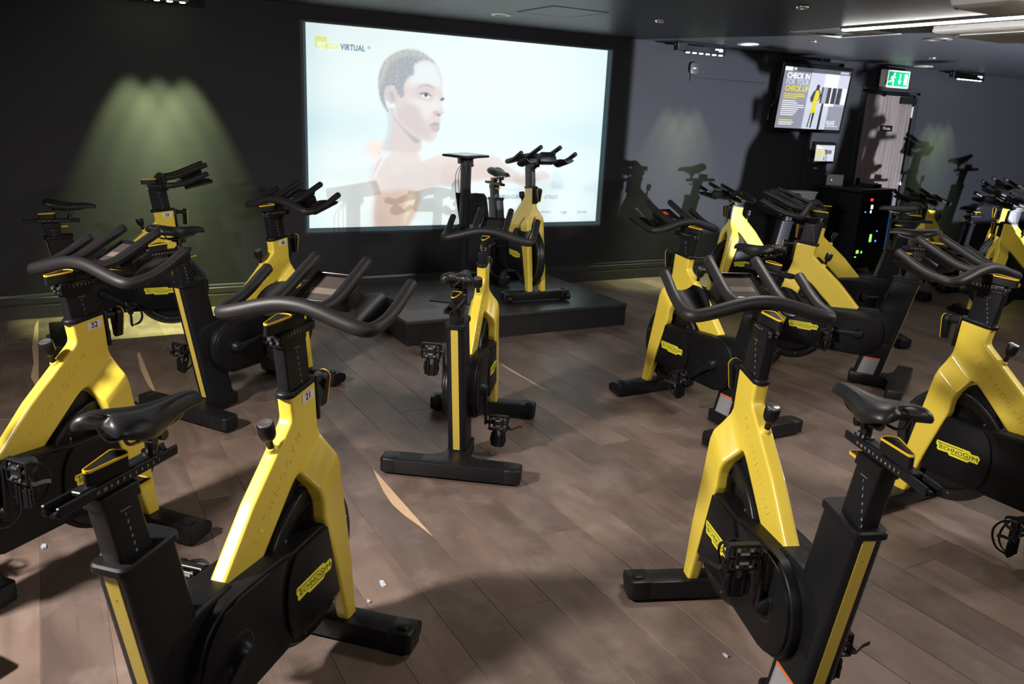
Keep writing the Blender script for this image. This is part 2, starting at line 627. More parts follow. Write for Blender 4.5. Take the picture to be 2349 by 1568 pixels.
for z in (1.93, 1.08, 0.22):
    bm = BM()
    cyl(bm, (w_ - 0.012, -0.008, z - 0.07), (w_ - 0.012, -0.008, z + 0.07), 0.010)
    box(bm, w_ - 0.03, 0.002, z, 0.03, 0.006, 0.13)
    obj('hinge', mesh(bm, 'hinge', M['chrome']), door)
bm = BM()
box(bm, 0.49, -0.002, 1.715, 0.225, 0.012, 0.072)
bevel(bm, 0.002, 1)
sg = obj('private_sign', mesh(bm, 'private_sign', M['gloss_black']), door)
obj('sign_lettering', text_mesh('Private', 0.052, M['white_mark'], width=0.95), sg, (0.49, -0.0095, 1.715), (R(90), 0, 0))
bm = BM()
box(bm, 0.10, -0.012, 1.02, 0.05, 0.012, 0.16)
cyl(bm, (0.10, -0.01, 1.04), (0.10, -0.06, 1.04), 0.009)
cyl(bm, (0.10, -0.055, 1.04), (0.22, -0.055, 1.04), 0.009)
obj('door_handle', mesh(bm, 'door_handle', M['steel']), door)

# upright trims on the wall
struct(slab('trim_1', 7.915, 7.945, WY - 0.012, WY, 0.19, CEIL, M['door_dark']))
struct(slab('trim_2', 7.99, 8.785, WY - 0.014, WY, 0.19, CEIL, mat('trim_panel_paint', (0.024, 0.024, 0.028), 0.5)))

# an access hatch in the ceiling
bm = BM()
for a, b_, c, e in ((3.36, 3.86, 5.545, 5.551), (3.36, 3.86, 6.10, 6.106), (3.36, 3.366, 5.545, 6.106), (3.854, 3.86, 5.545, 6.106)):
    box(bm, (a + b_) / 2, (c + e) / 2, CEIL - 0.001, b_ - a, e - c, 0.004)
box(bm, 3.61, 5.826, CEIL - 0.0015, 0.465, 0.525, 0.003)
hm = mesh(bm, 'trim_3', [M['ceiling'], M['ink']])
for p in hm.polygons[:24]:
    p.material_index = 1
struct(obj('trim_3', hm))

# ------------------------------------------------------------------ stage
SH, SX0, SX1, SY0, SY1 = 0.189, 2.205, 4.20, 5.455, 6.80
stage = thing(empty('stage', (SX0, SY0, 0)), 'low black vinyl covered stage under the projected picture', 'stage')
sw, sd = SX1 - SX0, SY1 - SY0
bm = BM()
box(bm, sw / 2, sd / 2, (SH - 0.03) / 2 + 0.001, sw - 0.012, sd - 0.012, SH - 0.032)
bevel(bm, 0.004, 1)
obj('stage_body', mesh(bm, 'stage_body', M['stage_side']), stage)
bm = BM()
box(bm, sw / 2, sd / 2, SH - 0.016, sw, sd, 0.032)
bevel(bm, 0.008, 3)
obj('stage_top', mesh(bm, 'stage_top', M['stage']), stage)
bm = BM()
for a, b_, c, e in ((0.16, 0.40, 0.335, 0.339), (0.16, 0.40, 0.69, 0.694), (0.16, 0.164, 0.335, 0.694), (0.396, 0.40, 0.335, 0.694)):
    box(bm, (a + b_) / 2, (c + e) / 2, SH + 0.0002, b_ - a, e - c, 0.0006)
hat = obj('floor_socket_hatch', mesh(bm, 'floor_socket_hatch', M['ink']), stage)
slab('hatch_lid', 0.164, 0.396, 0.339, 0.69, SH, SH + 0.0004, M['stage'], hat)
slab('hatch_latch', 0.172, 0.20, 0.36, 0.40, SH + 0.0004, SH + 0.0008, M['steel'], hat)

# ------------------------------------------------------------------ projected picture
PIC = [
("torso",(232,222,220),0.012,[(2.510,1.088),(2.565,1.223),(2.591,1.287),(2.650,1.336),(2.779,1.338),(2.884,1.340),(2.991,1.286),(3.028,1.229),(3.199,1.289),(3.432,1.292),(3.720,1.296),(3.820,1.266),(3.975,1.164),(4.131,1.113),(4.337,1.150),(4.416,1.079),(4.291,1.056),(4.137,1.011),(3.981,1.038),(3.730,1.067),(3.536,1.041),(3.347,1.007),(3.207,0.997),(3.069,0.974),(3.007,0.924),(2.981,0.799),(2.929,0.691),(2.840,0.604),(2.584,0.611),(2.570,0.682),(2.574,0.927),(2.540,1.008)]),
("armshade",(228,212,207),0.03,[(3.215,1.041),(3.230,1.174),(3.340,1.234),(3.723,1.222),(3.927,1.120),(4.133,1.078),(4.238,1.060),(4.137,1.016),(3.730,1.072),(3.536,1.046),(3.346,1.011)]),
("lower",(212,188,174),0.035,[(2.574,0.911),(2.730,0.959),(2.925,0.970),(3.005,0.920),(2.981,0.799),(2.929,0.691),(2.840,0.604),(2.584,0.611)]),
("rim",(240, 226, 205),0.03,[(2.881,0.925),(2.925,0.958),(2.980,0.908),(2.927,0.792),(2.857,0.675)]),
("top",(240, 242, 246),0.012,[(2.510,1.088),(2.565,1.223),(2.595,1.287),(2.650,1.332),(2.788,1.338),(2.736,1.297),(2.651,1.224),(2.583,1.088),(2.540,1.072)]),
("pink",(244, 196, 212),0.006,[(2.584,1.291),(2.625,1.299),(2.627,1.281),(2.589,1.271)]),
("pink2",(238, 205, 215),0.006,[(2.599,1.224),(2.625,1.248),(2.651,1.256),(2.617,1.212),(2.553,1.088),(2.544,1.088)]),
("farhand",(246,234,228),0.01,[(2.452,1.285),(2.498,1.340),(2.523,1.395),(2.641,1.391),(2.633,1.319),(2.553,1.227),(2.527,1.286)]),
("neck",(224, 212, 212),0.012,[(2.696,1.664),(2.700,1.528),(2.687,1.446),(2.640,1.326),(2.791,1.304),(2.987,1.307),(2.999,1.417),(2.774,1.605),(2.746,1.690)]),
("neckl",(212, 226, 236),0.012,[(2.696,1.651),(2.733,1.653),(2.727,1.497),(2.667,1.314),(2.633,1.320),(2.687,1.446)]),
("jaw",(186,184,190),0.012,[(2.754,1.604),(2.844,1.495),(2.950,1.390),(3.003,1.404),(2.985,1.429),(2.886,1.477),(2.802,1.550)]),
("face",(229, 217, 216),0.008,[(2.833,1.903),(2.880,1.955),(2.940,2.074),(3.057,2.109),(3.141,2.081),(3.192,2.017),(3.216,1.925),(3.207,1.868),(3.223,1.799),(3.203,1.735),(3.231,1.667),(3.195,1.627),(3.207,1.589),(3.189,1.550),(3.192,1.512),(3.162,1.479),(3.153,1.433),(3.107,1.397),(3.028,1.417),(2.949,1.453),(2.802,1.562),(2.760,1.666),(2.766,1.777)]),
("fore",(236, 240, 242),0.025,[(2.940,2.062),(3.057,2.100),(3.149,2.057),(3.198,1.924),(3.189,1.873),(3.131,1.895),(2.977,1.899),(2.881,1.894),(2.907,1.981)]),
("cheekl",(236, 232, 233),0.02,[(2.882,1.752),(3.049,1.772),(3.177,1.785),(3.193,1.703),(3.115,1.668),(3.053,1.603),(2.980,1.700)]),
("cheek",(218,206,208),0.03,[(2.787,1.680),(2.883,1.727),(2.974,1.694),(3.024,1.608),(3.075,1.540),(3.120,1.452),(3.020,1.430),(2.928,1.472),(2.802,1.581)]),
("eyesock",(222, 208, 207),0.015,[(2.944,1.823),(2.977,1.874),(3.047,1.890),(3.132,1.858),(3.120,1.776),(3.049,1.760),(2.965,1.787)]),
("hair",(176,180,187),0.009,[(2.601,1.914),(2.617,1.993),(2.670,2.080),(2.743,2.139),(2.836,2.175),(2.938,2.183),(3.042,2.148),(3.141,2.087),(3.064,2.108),(2.974,2.088),(2.933,2.043),(2.934,1.988),(2.873,1.942),(2.840,1.879),(2.834,1.781),(2.773,1.802),(2.745,1.862),(2.685,1.859),(2.658,1.796),(2.675,1.712),(2.699,1.645),(2.665,1.675),(2.625,1.740),(2.605,1.830)]),
("hairtop",(200,200,196),0.014,[(2.624,1.993),(2.670,2.074),(2.743,2.136),(2.836,2.172),(2.938,2.180),(3.042,2.145),(3.127,2.090),(3.043,2.117),(2.905,2.132),(2.783,2.106),(2.690,2.016),(2.638,1.892),(2.611,1.861)]),
("ear",(218, 208, 210),0.005,[(2.665,1.845),(2.705,1.869),(2.759,1.844),(2.779,1.790),(2.773,1.729),(2.750,1.703),(2.706,1.722),(2.665,1.772)]),
("earin",(200,190,196),0.006,[(2.705,1.811),(2.735,1.825),(2.752,1.777),(2.749,1.740),(2.726,1.745),(2.712,1.775)]),
("ring",(250, 253, 253),0.002,[(2.722,1.707),(2.728,1.719),(2.739,1.723),(2.750,1.719),(2.755,1.708),(2.749,1.697),(2.738,1.692),(2.727,1.696)]),
("brow",(198,192,197),0.005,[(2.964,1.855),(2.991,1.887),(3.047,1.904),(3.103,1.893),(3.143,1.861),(3.089,1.879),(3.033,1.887),(2.991,1.872)]),
("eyew",(240, 244, 245),0.003,[(3.003,1.804),(3.048,1.827),(3.087,1.815),(3.105,1.789),(3.056,1.780),(3.021,1.790)]),
("lid",(140,146,152),0.003,[(2.989,1.820),(3.048,1.833),(3.089,1.819),(3.107,1.791),(3.084,1.804),(3.048,1.821),(3.006,1.809)]),
("iris",(96, 98, 106),0.002,[(3.034,1.809),(3.038,1.822),(3.050,1.827),(3.064,1.822),(3.068,1.809),(3.061,1.797),(3.049,1.793),(3.038,1.798)]),
("eye2",(128, 134, 142),0.004,[(3.187,1.778),(3.216,1.799),(3.240,1.788),(3.224,1.769),(3.199,1.765)]),
("nosew",(212, 194, 194),0.008,[(3.115,1.662),(3.143,1.679),(3.194,1.659),(3.230,1.667),(3.195,1.630),(3.137,1.637)]),
("nostril",(160, 152, 162),0.003,[(3.162,1.645),(3.180,1.655),(3.194,1.646),(3.187,1.632),(3.169,1.632)]),
("lipu",(192,180,186),0.004,[(3.075,1.548),(3.124,1.572),(3.160,1.581),(3.189,1.566),(3.186,1.544),(3.132,1.541)]),
("lipl",(206, 190, 196),0.004,[(3.086,1.540),(3.136,1.536),(3.186,1.541),(3.192,1.513),(3.159,1.485),(3.115,1.504)]),
("chinl",(232, 220, 220),0.012,[(3.098,1.464),(3.141,1.459),(3.135,1.413),(3.092,1.412)]),
("bottle",(208, 230, 234),0.004,[(4.449,1.141),(4.532,1.142),(4.550,0.981),(4.510,0.974),(4.428,0.984)]),
("bottlein",(226, 243, 246),0.006,[(4.460,1.137),(4.522,1.137),(4.537,0.993),(4.444,0.996)]),
]


def lin(c):
    c = np.asarray(c, float) / 255.0
    return np.where(c <= 0.04045, c / 12.92, ((c + 0.055) / 1.055) ** 2.4)


def sdf(P, poly):
    poly = np.array(poly)
    d = np.full(len(P), 1e9)
    inside = np.zeros(len(P), bool)
    n = len(poly)
    for i in range(n):
        a, b_ = poly[i], poly[(i + 1) % n]
        e = b_ - a
        w = P - a
        t_ = np.clip((w @ e) / (e @ e + 1e-12), 0, 1)
        q = w - t_[:, None] * e
        d = np.minimum(d, (q * q).sum(1))
        c1 = P[:, 1] >= a[1]
        c2 = P[:, 1] < b_[1]
        c3 = e[0] * w[:, 1] > e[1] * w[:, 0]
        inside ^= ((c1 & c2 & c3) | (~c1 & ~c2 & ~c3))
    d = np.sqrt(d)
    return np.where(inside, -d, d)


def smooth_poly(pts, n=3):
    P = [Vector((a, b_, 0)) for a, b_ in pts]
    res = []
    m_ = len(P)
    for i in range(m_):
        a, b_, c, d = P[i - 1], P[i], P[(i + 1) % m_], P[(i + 2) % m_]
        for k in range(n):
            t_ = k / n
            q = 0.5 * ((2 * b_) + (c - a) * t_ + (2 * a - 5 * b_ + 4 * c - d) * t_ * t_ + (3 * b_ - a - 3 * c + d) * t_ ** 3)
            res.append((q.x, q.y))
    return res


PX0, PX1, PZ0, PZ1 = 1.973, 4.995, 0.640, 2.330
NX, NZ = 520, 292
gx, gz = np.meshgrid(np.linspace(PX0, PX1, NX), np.linspace(PZ0, PZ1, NZ))
P2 = np.stack([gx.ravel(), gz.ravel()], 1)
u_, v_ = (P2[:, 0] - PX0) / (PX1 - PX0), (P2[:, 1] - PZ0) / (PZ1 - PZ0)
cols = np.zeros((len(P2), 3))
bg = lin((238, 250, 251))
cols[:] = bg
cols += (lin((214, 238, 244)) - bg) * (np.exp(-((v_ - 0.52) / 0.10) ** 2) * (0.25 + 0.5 * np.exp(-(u_ / 0.25) ** 2) + 0.35 * np.exp(-((u_ - 0.95) / 0.3) ** 2)))[:, None]
cols += (lin((212, 236, 242)) - bg) * (0.6 * np.exp(-(u_ / 0.05) ** 2) + 0.4 * np.clip((u_ - 0.75) * 3, 0, 1))[:, None]
nz = np.random.RandomState(3).rand(NZ, NX)
nz = (nz + np.roll(nz, 1, 0) + np.roll(nz, 1, 1) + np.roll(np.roll(nz, 1, 0), 1, 1)) / 4
nz = nz.ravel()
for nm, c, soft, pts in PIC:
    if len(pts) > 6:
        pts = smooth_poly(pts)
    pa = np.array(pts)
    lo, hi = pa.min(0) - soft * 2 - 0.01, pa.max(0) + soft * 2 + 0.01
    idx = np.where((P2[:, 0] > lo[0]) & (P2[:, 0] < hi[0]) & (P2[:, 1] > lo[1]) & (P2[:, 1] < hi[1]))[0]
    s_ = sdf(P2[idx], pts)
    if nm.startswith('hair'):
        s_ = s_ + (nz[idx] - 0.5) * 0.022
    a = 1 / (1 + np.exp(np.clip(s_ / (soft * 0.45), -30, 30)))
    cc = lin(c)
    tgt = cc[None, :] * (1 + (nz[idx] - 0.5)[:, None] * 0.45) if nm.startswith('hair') else cc[None, :]
    cols[idx] = cols[idx] * (1 - a[:, None]) + tgt * a[:, None]
cols = np.clip(cols, 0, 1)
screen = thing(empty('projected_picture', (0, 0, 0)), 'large projected picture of a short-haired woman holding a bottle above the stage', 'projection screen')
me = bpy.data.meshes.new('picture_surface')
vv = np.zeros((len(P2), 3))
vv[:, 0], vv[:, 1], vv[:, 2] = P2[:, 0], WY - 0.006, P2[:, 1]
ii = np.arange(NX * NZ).reshape(NZ, NX)
ff = np.stack([ii[:-1, :-1].ravel(), ii[:-1, 1:].ravel(), ii[1:, 1:].ravel(), ii[1:, :-1].ravel()], 1)
me.vertices.add(len(vv))
me.vertices.foreach_set('co', vv.ravel())
me.loops.add(ff.size)
me.loops.foreach_set('vertex_index', ff.ravel())
me.polygons.add(len(ff))
me.polygons.foreach_set('loop_start', np.arange(0, ff.size, 4))
me.update()
ca = me.color_attributes.new('picture', 'FLOAT_COLOR', 'POINT')
ca.data.foreach_set('color', np.concatenate([cols, np.ones((len(cols), 1))], 1).ravel())
pm = mat('projected_image', (0.9, 0.9, 0.9), 0.7)  # projected light put into the surface colour and a faint glow
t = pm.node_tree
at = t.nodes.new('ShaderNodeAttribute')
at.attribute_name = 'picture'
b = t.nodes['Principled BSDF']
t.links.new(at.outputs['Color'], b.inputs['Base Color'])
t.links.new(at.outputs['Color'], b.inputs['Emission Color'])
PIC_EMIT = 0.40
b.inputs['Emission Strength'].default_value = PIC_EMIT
me.materials.append(pm)
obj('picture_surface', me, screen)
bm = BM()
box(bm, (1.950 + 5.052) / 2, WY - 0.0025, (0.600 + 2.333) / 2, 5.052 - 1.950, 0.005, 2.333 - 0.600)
obj('spill_border', mesh(bm, 'spill_border', mat('spill_border_tone', (0.048, 0.080, 0.094), 0.7, emit=(0.05, 0.10, 0.12), estr=0.12)), screen)  # projector's black-level light on the wall, painted as a faintly glowing border


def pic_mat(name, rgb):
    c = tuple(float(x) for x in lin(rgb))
    return mat(name, c, 0.7, emit=c, estr=PIC_EMIT)  # projected logo and lettering, likewise held as colour plus glow


PT = pic_mat('projected_teal', (104, 138, 150))
PG = pic_mat('projected_grey', (138, 150, 157))
PY = pic_mat('projected_yellow', (232, 234, 150))
PWH = pic_mat('projected_white', (240, 251, 251))
bm = BM()
prism(bm, [(2.046, 2.133), (2.150, 2.133), (2.150, 2.232), (2.046, 2.232)], 0, 0.001, plane='xz')
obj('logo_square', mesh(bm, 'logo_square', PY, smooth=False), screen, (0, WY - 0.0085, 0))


def on_screen(body, size, x, z, m_, wid=1.0, bold=0.0, align='LEFT', shear=0.0, space=1.0, dy=0.0092):
    return obj('picture_lettering', text_mesh(body, size, m_, 0.0002, bold, align, wid, shear, space), screen, (x, WY - dy, z), (R(90), 0, 0))


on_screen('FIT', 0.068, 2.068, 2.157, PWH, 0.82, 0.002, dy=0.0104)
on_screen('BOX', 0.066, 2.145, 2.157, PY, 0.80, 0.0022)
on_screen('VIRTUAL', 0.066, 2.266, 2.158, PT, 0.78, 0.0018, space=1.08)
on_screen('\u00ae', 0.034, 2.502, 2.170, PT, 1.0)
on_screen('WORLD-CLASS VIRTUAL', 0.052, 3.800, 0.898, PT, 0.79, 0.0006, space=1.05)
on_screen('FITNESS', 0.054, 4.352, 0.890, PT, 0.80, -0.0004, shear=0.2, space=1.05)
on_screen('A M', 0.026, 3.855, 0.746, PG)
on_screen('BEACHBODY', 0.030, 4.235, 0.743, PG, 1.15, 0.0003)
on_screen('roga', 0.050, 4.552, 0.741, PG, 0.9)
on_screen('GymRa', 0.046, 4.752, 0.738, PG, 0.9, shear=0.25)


# ------------------------------------------------------------------ indoor cycle: one set of part meshes, copied per bike
def build_cycle_meshes():
    K = {}
    # yellow frame: head and rear diagonal as one slab, two front legs straddling the flywheel, fused by a remesh
    bm = BM()

    def half(x, z):
        return 0.0240
    prism(bm, [(0.652, 0.912), (0.788, 0.922), (0.797, 0.80), (0.800, 0.76), (0.775, 0.715), (0.745, 0.685), (0.715, 0.668), (0.690, 0.664), (0.672, 0.660),
               (0.658, 0.650), (0.640, 0.635), (0.505, 0.508), (0.475, 0.480), (0.295, 0.480), (0.300, 0.500), (0.322, 0.522), (0.461, 0.668), (0.655, 0.832), (0.662, 0.845)], 0, 0, half)
    bevel(bm, 0.011, 3, 20)
    # slanted cuts: rear point, front point, inner y at rear and front, outer y
    secs = [((0.684, 0.676), (0.796, 0.792), 0, 0, 0.022), ((0.694, 0.662), (0.804, 0.758), 0, 0, 0.028), ((0.704, 0.636), (0.812, 0.722), 0.002, 0, 0.052), ((0.713, 0.612), (0.820, 0.692), 0.022, 0.0, 0.075),
            ((0.719, 0.591), (0.829, 0.662), 0.031, 0.014, 0.0800), ((0.725, 0.570), (0.834, 0.634), 0.036, 0.028, 0.081), ((0.728, 0.545), (0.840, 0.600), 0.037, 0.036, 0.081),
            ((0.730, 0.513), (0.856, 0.513), 0.037, 0.037, 0.081), ((0.755, 0.439), (0.870, 0.439), 0.038, 0.038, 0.082), ((0.803, 0.298), (0.896, 0.298), 0.039, 0.039, 0.083), ((0.868, 0.074), (0.926, 0.074), 0.040, 0.040, 0.083)]
    for s in (-1, 1):
        b2 = BM()
        rings = []
        for (xr, zr), (xf, zf), y1_, y2_, yo in secs:
            ch = 0.006
            dx_, dz_ = (xf - xr), (zf - zr)
            L_ = math.hypot(dx_, dz_)
            ux, uz = dx_ / L_ * ch, dz_ / L_ * ch
            rings.append([(xr, s * y1_, zr), (xf, s * y2_, zf), (xf, s * (yo - ch), zf), (xf - ux, s * yo, zf - uz), (xr + ux, s * yo, zr + uz), (xr, s * (yo - ch), zr)])
        loft(b2, rings)
        bmesh.ops.recalc_face_normals(b2, faces=b2.faces)
        tmp = bpy.data.meshes.new('t')
        b2.to_mesh(tmp)
        b2.free()
        bm.from_mesh(tmp)
        bpy.data.meshes.remove(tmp)
    cyl(bm, (0.606, 0, 0.735), (0.582, 0, 0.788), 0.0155, 0.0145, 16)     # stub of the brake knob
    bmesh.ops.recalc_face_normals(bm, faces=bm.faces)
    me = bpy.data.meshes.new('frame')
    bm.to_mesh(me)
    bm.free()
    o = bpy.data.objects.new('tmp', me)
    COL.objects.link(o)
    md = o.modifiers.new('r', 'REMESH')
    md.mode = 'VOXEL'
    md.voxel_size = 0.0036
    md.use_smooth_shade = True
    ms = o.modifiers.new('s', 'SMOOTH')
    ms.factor = 0.5
    ms.iterations = 8
    dg = bpy.context.evaluated_depsgraph_get()
    fm = bpy.data.meshes.new_from_object(o.evaluated_get(dg))
    bpy.data.objects.remove(o)
    fm.materials.clear()
    fm.materials.append(M['yellow'])
    fm.polygons.foreach_set('use_smooth', [True] * len(fm.polygons))
    K['frame'] = fm
    K['emboss'] = text_mesh('TECHNOGYM', 0.040, M['yellow'], 0.0008, -0.0011, 'CENTER', 0.92, 0.0, 1.72)

    # head collar, clamp bracket
    bm = BM()

    def oval(x0_, x1_, hw, z):
        pts = []
        for k in range(9):
            a = R(90 + 180 * k / 8)
            pts.append((x0_ + hw + hw * math.cos(a), hw * math.sin(a), z))
        for k in range(5):
            a = R(-90 + 180 * k / 4)
            pts.append((x1_ - 0.010 + 0.010 * math.cos(a), (hw - 0.006) * (1 if k in (0, 4) else 0.8) * math.sin(a), z))
        return pts

    def tilt(pts):
        return [(x, y, z + (x - 0.715) * 0.075) for x, y, z in pts]
    loft(bm, [tilt(oval(0.645, 0.795, 0.024, 0.908)), tilt(oval(0.638, 0.800, 0.029, 0.912)), tilt(oval(0.638, 0.800, 0.029, 0.924)), tilt(oval(0.643, 0.797, 0.025, 0.929))])
    box(bm, 0.801, 0, 0.862, 0.012, 0.050, 0.135, Euler((0, R(-5), 0)).to_matrix())
    bevel(bm, 0.002, 2, 40)
    K['head_collar'] = mesh(bm, 'head_collar', M['black_plastic'])
    bm = BM()
    cyl(bm, (0.800, 0, 0.906), (0.858, 0, 0.903), 0.0135)
    cyl(bm, (0.808, 0, 0.906), (0.815, 0, 0.906), 0.018)
    K['clamp_axle'] = mesh(bm, 'clamp_axle', M['black_metal'])
    tear = [(0.023 * math.cos(R(a)), 0.904 + 0.023 * math.sin(R(a))) for a in range(-20, 201, 20)] + [(0.012 * math.cos(R(a)), 0.826 + 0.012 * math.sin(R(a))) for a in range(200, 341, 28)]
    bm = BM()
    prism(bm, tear, 0.850, 0.878, plane='yz')
    bevel(bm, 0.004, 2, 40)
    K['clamp_lever'] = mesh(bm, 'clamp_lever', M['black_plastic'])

    def ring_strip(outline, w, depth0, depth1, plane):
        """a thin raised rim that follows an outline."""
        bm_ = BM()
        n = len(outline)
        cx_ = sum(p[0] for p in outline) / n
        cy_ = sum(p[1] for p in outline) / n
        inner = []
        for a, b_ in outline:
            v = Vector((cx_ - a, cy_ - b_))
            inner.append((a + v.normalized().x * w, b_ + v.normalized().y * w))

        def P(a, b_, c):
            return {'xz': (a, c, b_), 'xy': (a, b_, c), 'yz': (c, a, b_)}[plane]
        Ls = [[bm_.verts.new(P(a, b_, c)) for a, b_ in L_] for L_, c in ((outline, depth0), (outline, depth1), (inner, depth1), (inner, depth0))]
        for q in range(4):
            A_, B_ = Ls[q], Ls[(q + 1) % 4]
            for i in range(n):
                j = (i + 1) % n
                bm_.faces.new((A_[i], A_[j], B_[j], B_[i]))
        return bm_
    K['lever_rim'] = mesh(ring_strip(tear, 0.0024, 0.8765, 0.8805, 'yz'), 'lever_rim', M['rim_yellow'])

    # brake knob
    ax = Vector((-0.28, 0, 0.96)).normalized()
    bm = BM()
    lathe(bm, [(0.0, 0), (0.0095, 0), (0.0095, 0.030), (0.0125, 0.033), (0.0195, 0.041), (0.0228, 0.050), (0.0240, 0.062), (0.0240, 0.084), (0.0220, 0.088), (0.0, 0.088)], (0.584, 0, 0.780), ax, 28)
    K['brake_knob'] = mesh(bm, 'brake_knob', M['black_plastic'], 50)
    bm = BM()
    lathe(bm, [(0.0, 0.084), (0.0205, 0.084), (0.0205, 0.0895), (0.018, 0.0905), (0.012, 0.0885), (0.0, 0.0885)], (0.584, 0, 0.780), ax, 28)
    K['knob_cap'] = mesh(bm, 'knob_cap', M['chrome'], 30)

    # drive cover
    out_ = [(0.742, 0.493), (0.815, 0.224), (0.700, 0.2175), (0.275, 0.2115)]
    arc = [(0.287 + 0.153 * math.cos(R(a)), 0.365 + 0.153 * math.sin(R(a))) for a in range(255, 109, -12)]
    out_ = out_ + arc[1:] + [(0.262, 0.5165), (0.34, 0.516), (0.43, 0.511), (0.50, 0.507), (0.535, 0.502), (0.560, 0.493)]
    bm = BM()
    prism(bm, out_, -0.076, 0.076)
    bevel(bm, 0.007, 3, 30)
    b2 = BM()
    prism(b2, [(0.08, 0.30), (0.055, 0.47), (0.10, 0.515), (0.20, 0.53), (0.33, 0.525), (0.345, 0.30)], -0.044, 0.044)
    bevel(b2, 0.014, 3, 20)
    tmp = bpy.data.meshes.new('t')
    b2.to_mesh(tmp)
    b2.free()
    bm.from_mesh(tmp)
    K['drive_cover'] = mesh(bm, 'drive_cover', M['cover'])
    for s in (1, -1):                          # rear side shell and front disc shell, with the dark groove between them
        rear = [(0.520, 0.496), (0.43, 0.503), (0.30, 0.508)] + [(0.287 + 0.143 * math.cos(R(a)), 0.365 + 0.143 * math.sin(R(a))) for a in range(110, 256, 12)] + [(0.29, 0.219), (0.509, 0.222), (0.488, 0.26), (0.476, 0.31), (0.474, 0.37), (0.484, 0.43), (0.502, 0.472)]
        bm = BM()
        prism(bm, rear, s * 0.070, s * 0.0855)
        bevel(bm, 0.003, 2, 40)
        K['rear_shell%d' % s] = mesh(bm, 'side_shell', M['cover'])
        front = [(0.566, 0.487), (0.736, 0.487), (0.806, 0.229), (0.549, 0.226), (0.524, 0.262), (0.511, 0.31), (0.508, 0.37), (0.519, 0.43), (0.540, 0.468)]
        bm = BM()
        prism(bm, front, s * 0.070, s * 0.0865)
        bevel(bm, 0.0025, 2, 40)
        K['front_shell%d' % s] = mesh(bm, 'side_shell', M['cover'])
        bm = BM()
        lathe(bm, [(0.0, 0.080), (0.058, 0.080), (0.056, 0.0868), (0.050, 0.0868), (0.047, 0.082), (0.0, 0.082)], (0.288, 0, 0.362), (0, s, 0), 32)
        K['hub_ring%d' % s] = mesh(bm, 'hub_ring', M['gloss_black'], 30)
    # logo plate
    raw = [(268, 263), (1465, 263), (1540, 345), (1785, 326), (1868, 438), (1840, 474), (1805, 652), (1525, 646), (1460, 728), (790, 718), (725, 633), (455, 652), (340, 654), (300, 589), (310, 495), (245, 410)]
    lg = [((x - 1057) / 1625 * 0.205, (496 - y) / 467 * 0.052) for x, y in raw]
    bm = BM()
    prism(bm, lg, 0.0, 0.0012, plane='xy')
    K['logo_plate'] = mesh(bm, 'logo_plate', M['logo_yellow'], smooth=False)
    bm = BM()

    def fit(s_, xa, xb, ya, yb):
        q = text_mesh(s_, 0.02, M['ink'], 0.0004, 0.0, 'LEFT', 1.0).copy()
        xs = [v.co.x for v in q.vertices]
        ys = [v.co.y for v in q.vertices]
        q.transform(Matrix.Translation((-min(xs), -min(ys), 0)))
        q.transform(Matrix.Diagonal(((xb - xa) / (max(xs) - min(xs)), (yb - ya) / (max(ys) - min(ys)), 1, 1)))
        q.transform(Matrix.Translation((xa, ya, 0)))
        bm.from_mesh(q)
    fit('ECHNO', -0.0778, 0.0225, -0.0071, 0.0097)
    fit('G', 0.0254, 0.0477, -0.0065, 0.0134)
    fit('Y', 0.0490, 0.0665, -0.0062, 0.0086)
    fit('M', 0.0680, 0.0918, -0.0065, 0.0093)
    box(bm, -0.0352, 0.0174, 0, 0.1206, 0.0026, 0.0008)
    box(bm, -0.0830, 0.0045, 0, 0.0030, 0.0240, 0.0008)
    box(bm, 0.0089, -0.0129, 0, 0.075, 0.0026, 0.0008)
    box(bm, 0.0515, -0.0100, 0, 0.0028, 0.0110, 0.0008, Euler((0, 0, R(-52))).to_matrix())
    K['logo_text'] = mesh(bm, 'logo_lettering', M['ink'], smooth=False)

    # flywheel and its guard
    fc = (0.745, 0, 0.348)
    pr = [(0.0, -0.012), (0.05, -0.012), (0.055, -0.006), (0.195, -0.006), (0.203, -0.026), (0.212, -0.030), (0.236, -0.030), (0.241, -0.024), (0.243, -0.018), (0.250, -0.017), (0.255, -0.010)]
    pr = pr + [(r, -h) for r, h in pr[::-1]]
    bm = BM()
    lathe(bm, pr, fc, (0, 1, 0), 72)
    K['flywheel'] = mesh(bm, 'flywheel', M['satin_black'], 25)
    bm = BM()
    for k in range(6):
        a = R(60 * k + 15)
        for s in (-1, 1):
            cyl(bm, (fc[0] + 0.215 * math.cos(a), s * 0.028, fc[2] + 0.215 * math.sin(a)), (fc[0] + 0.215 * math.cos(a), s * 0.0325, fc[2] + 0.215 * math.sin(a)), 0.005, seg=10)
    K['rim_bolts'] = mesh(bm, 'rim_bolts', M['chrome'])
    bm = BM()
    rings = []
    for k in range(13):
        a = R(86 + 64 * k / 12)
        ring = []
        for px_, py_ in rrect(0, 0, 0.046, 0.066, 0.018, 4):
            r = 0.2830 - 0.0 + px_ - 0.0
            r = 0.2600 + px_ * 0.30 if px_ > 0 else 0.2600 + px_ * 1.7
            ring.append((fc[0] + r * math.cos(a), py_, fc[2] + r * math.sin(a)))
        rings.append(ring)
    loft(bm, rings)
    K['flywheel_guard'] = mesh(bm, 'flywheel_guard', M['satin_black'], 50)
    bm = BM()
    prism(bm, [(0.688, 0.650), (0.668, 0.648), (0.645, 0.628), (0.555, 0.545), (0.60, 0.545), (0.705, 0.600), (0.702, 0.632)], -0.012, 0.012)
    bevel(bm, 0.002, 1, 40)
    K['guard_bracket'] = mesh(bm, 'guard_bracket', M['black_metal'])
    bm = BM()
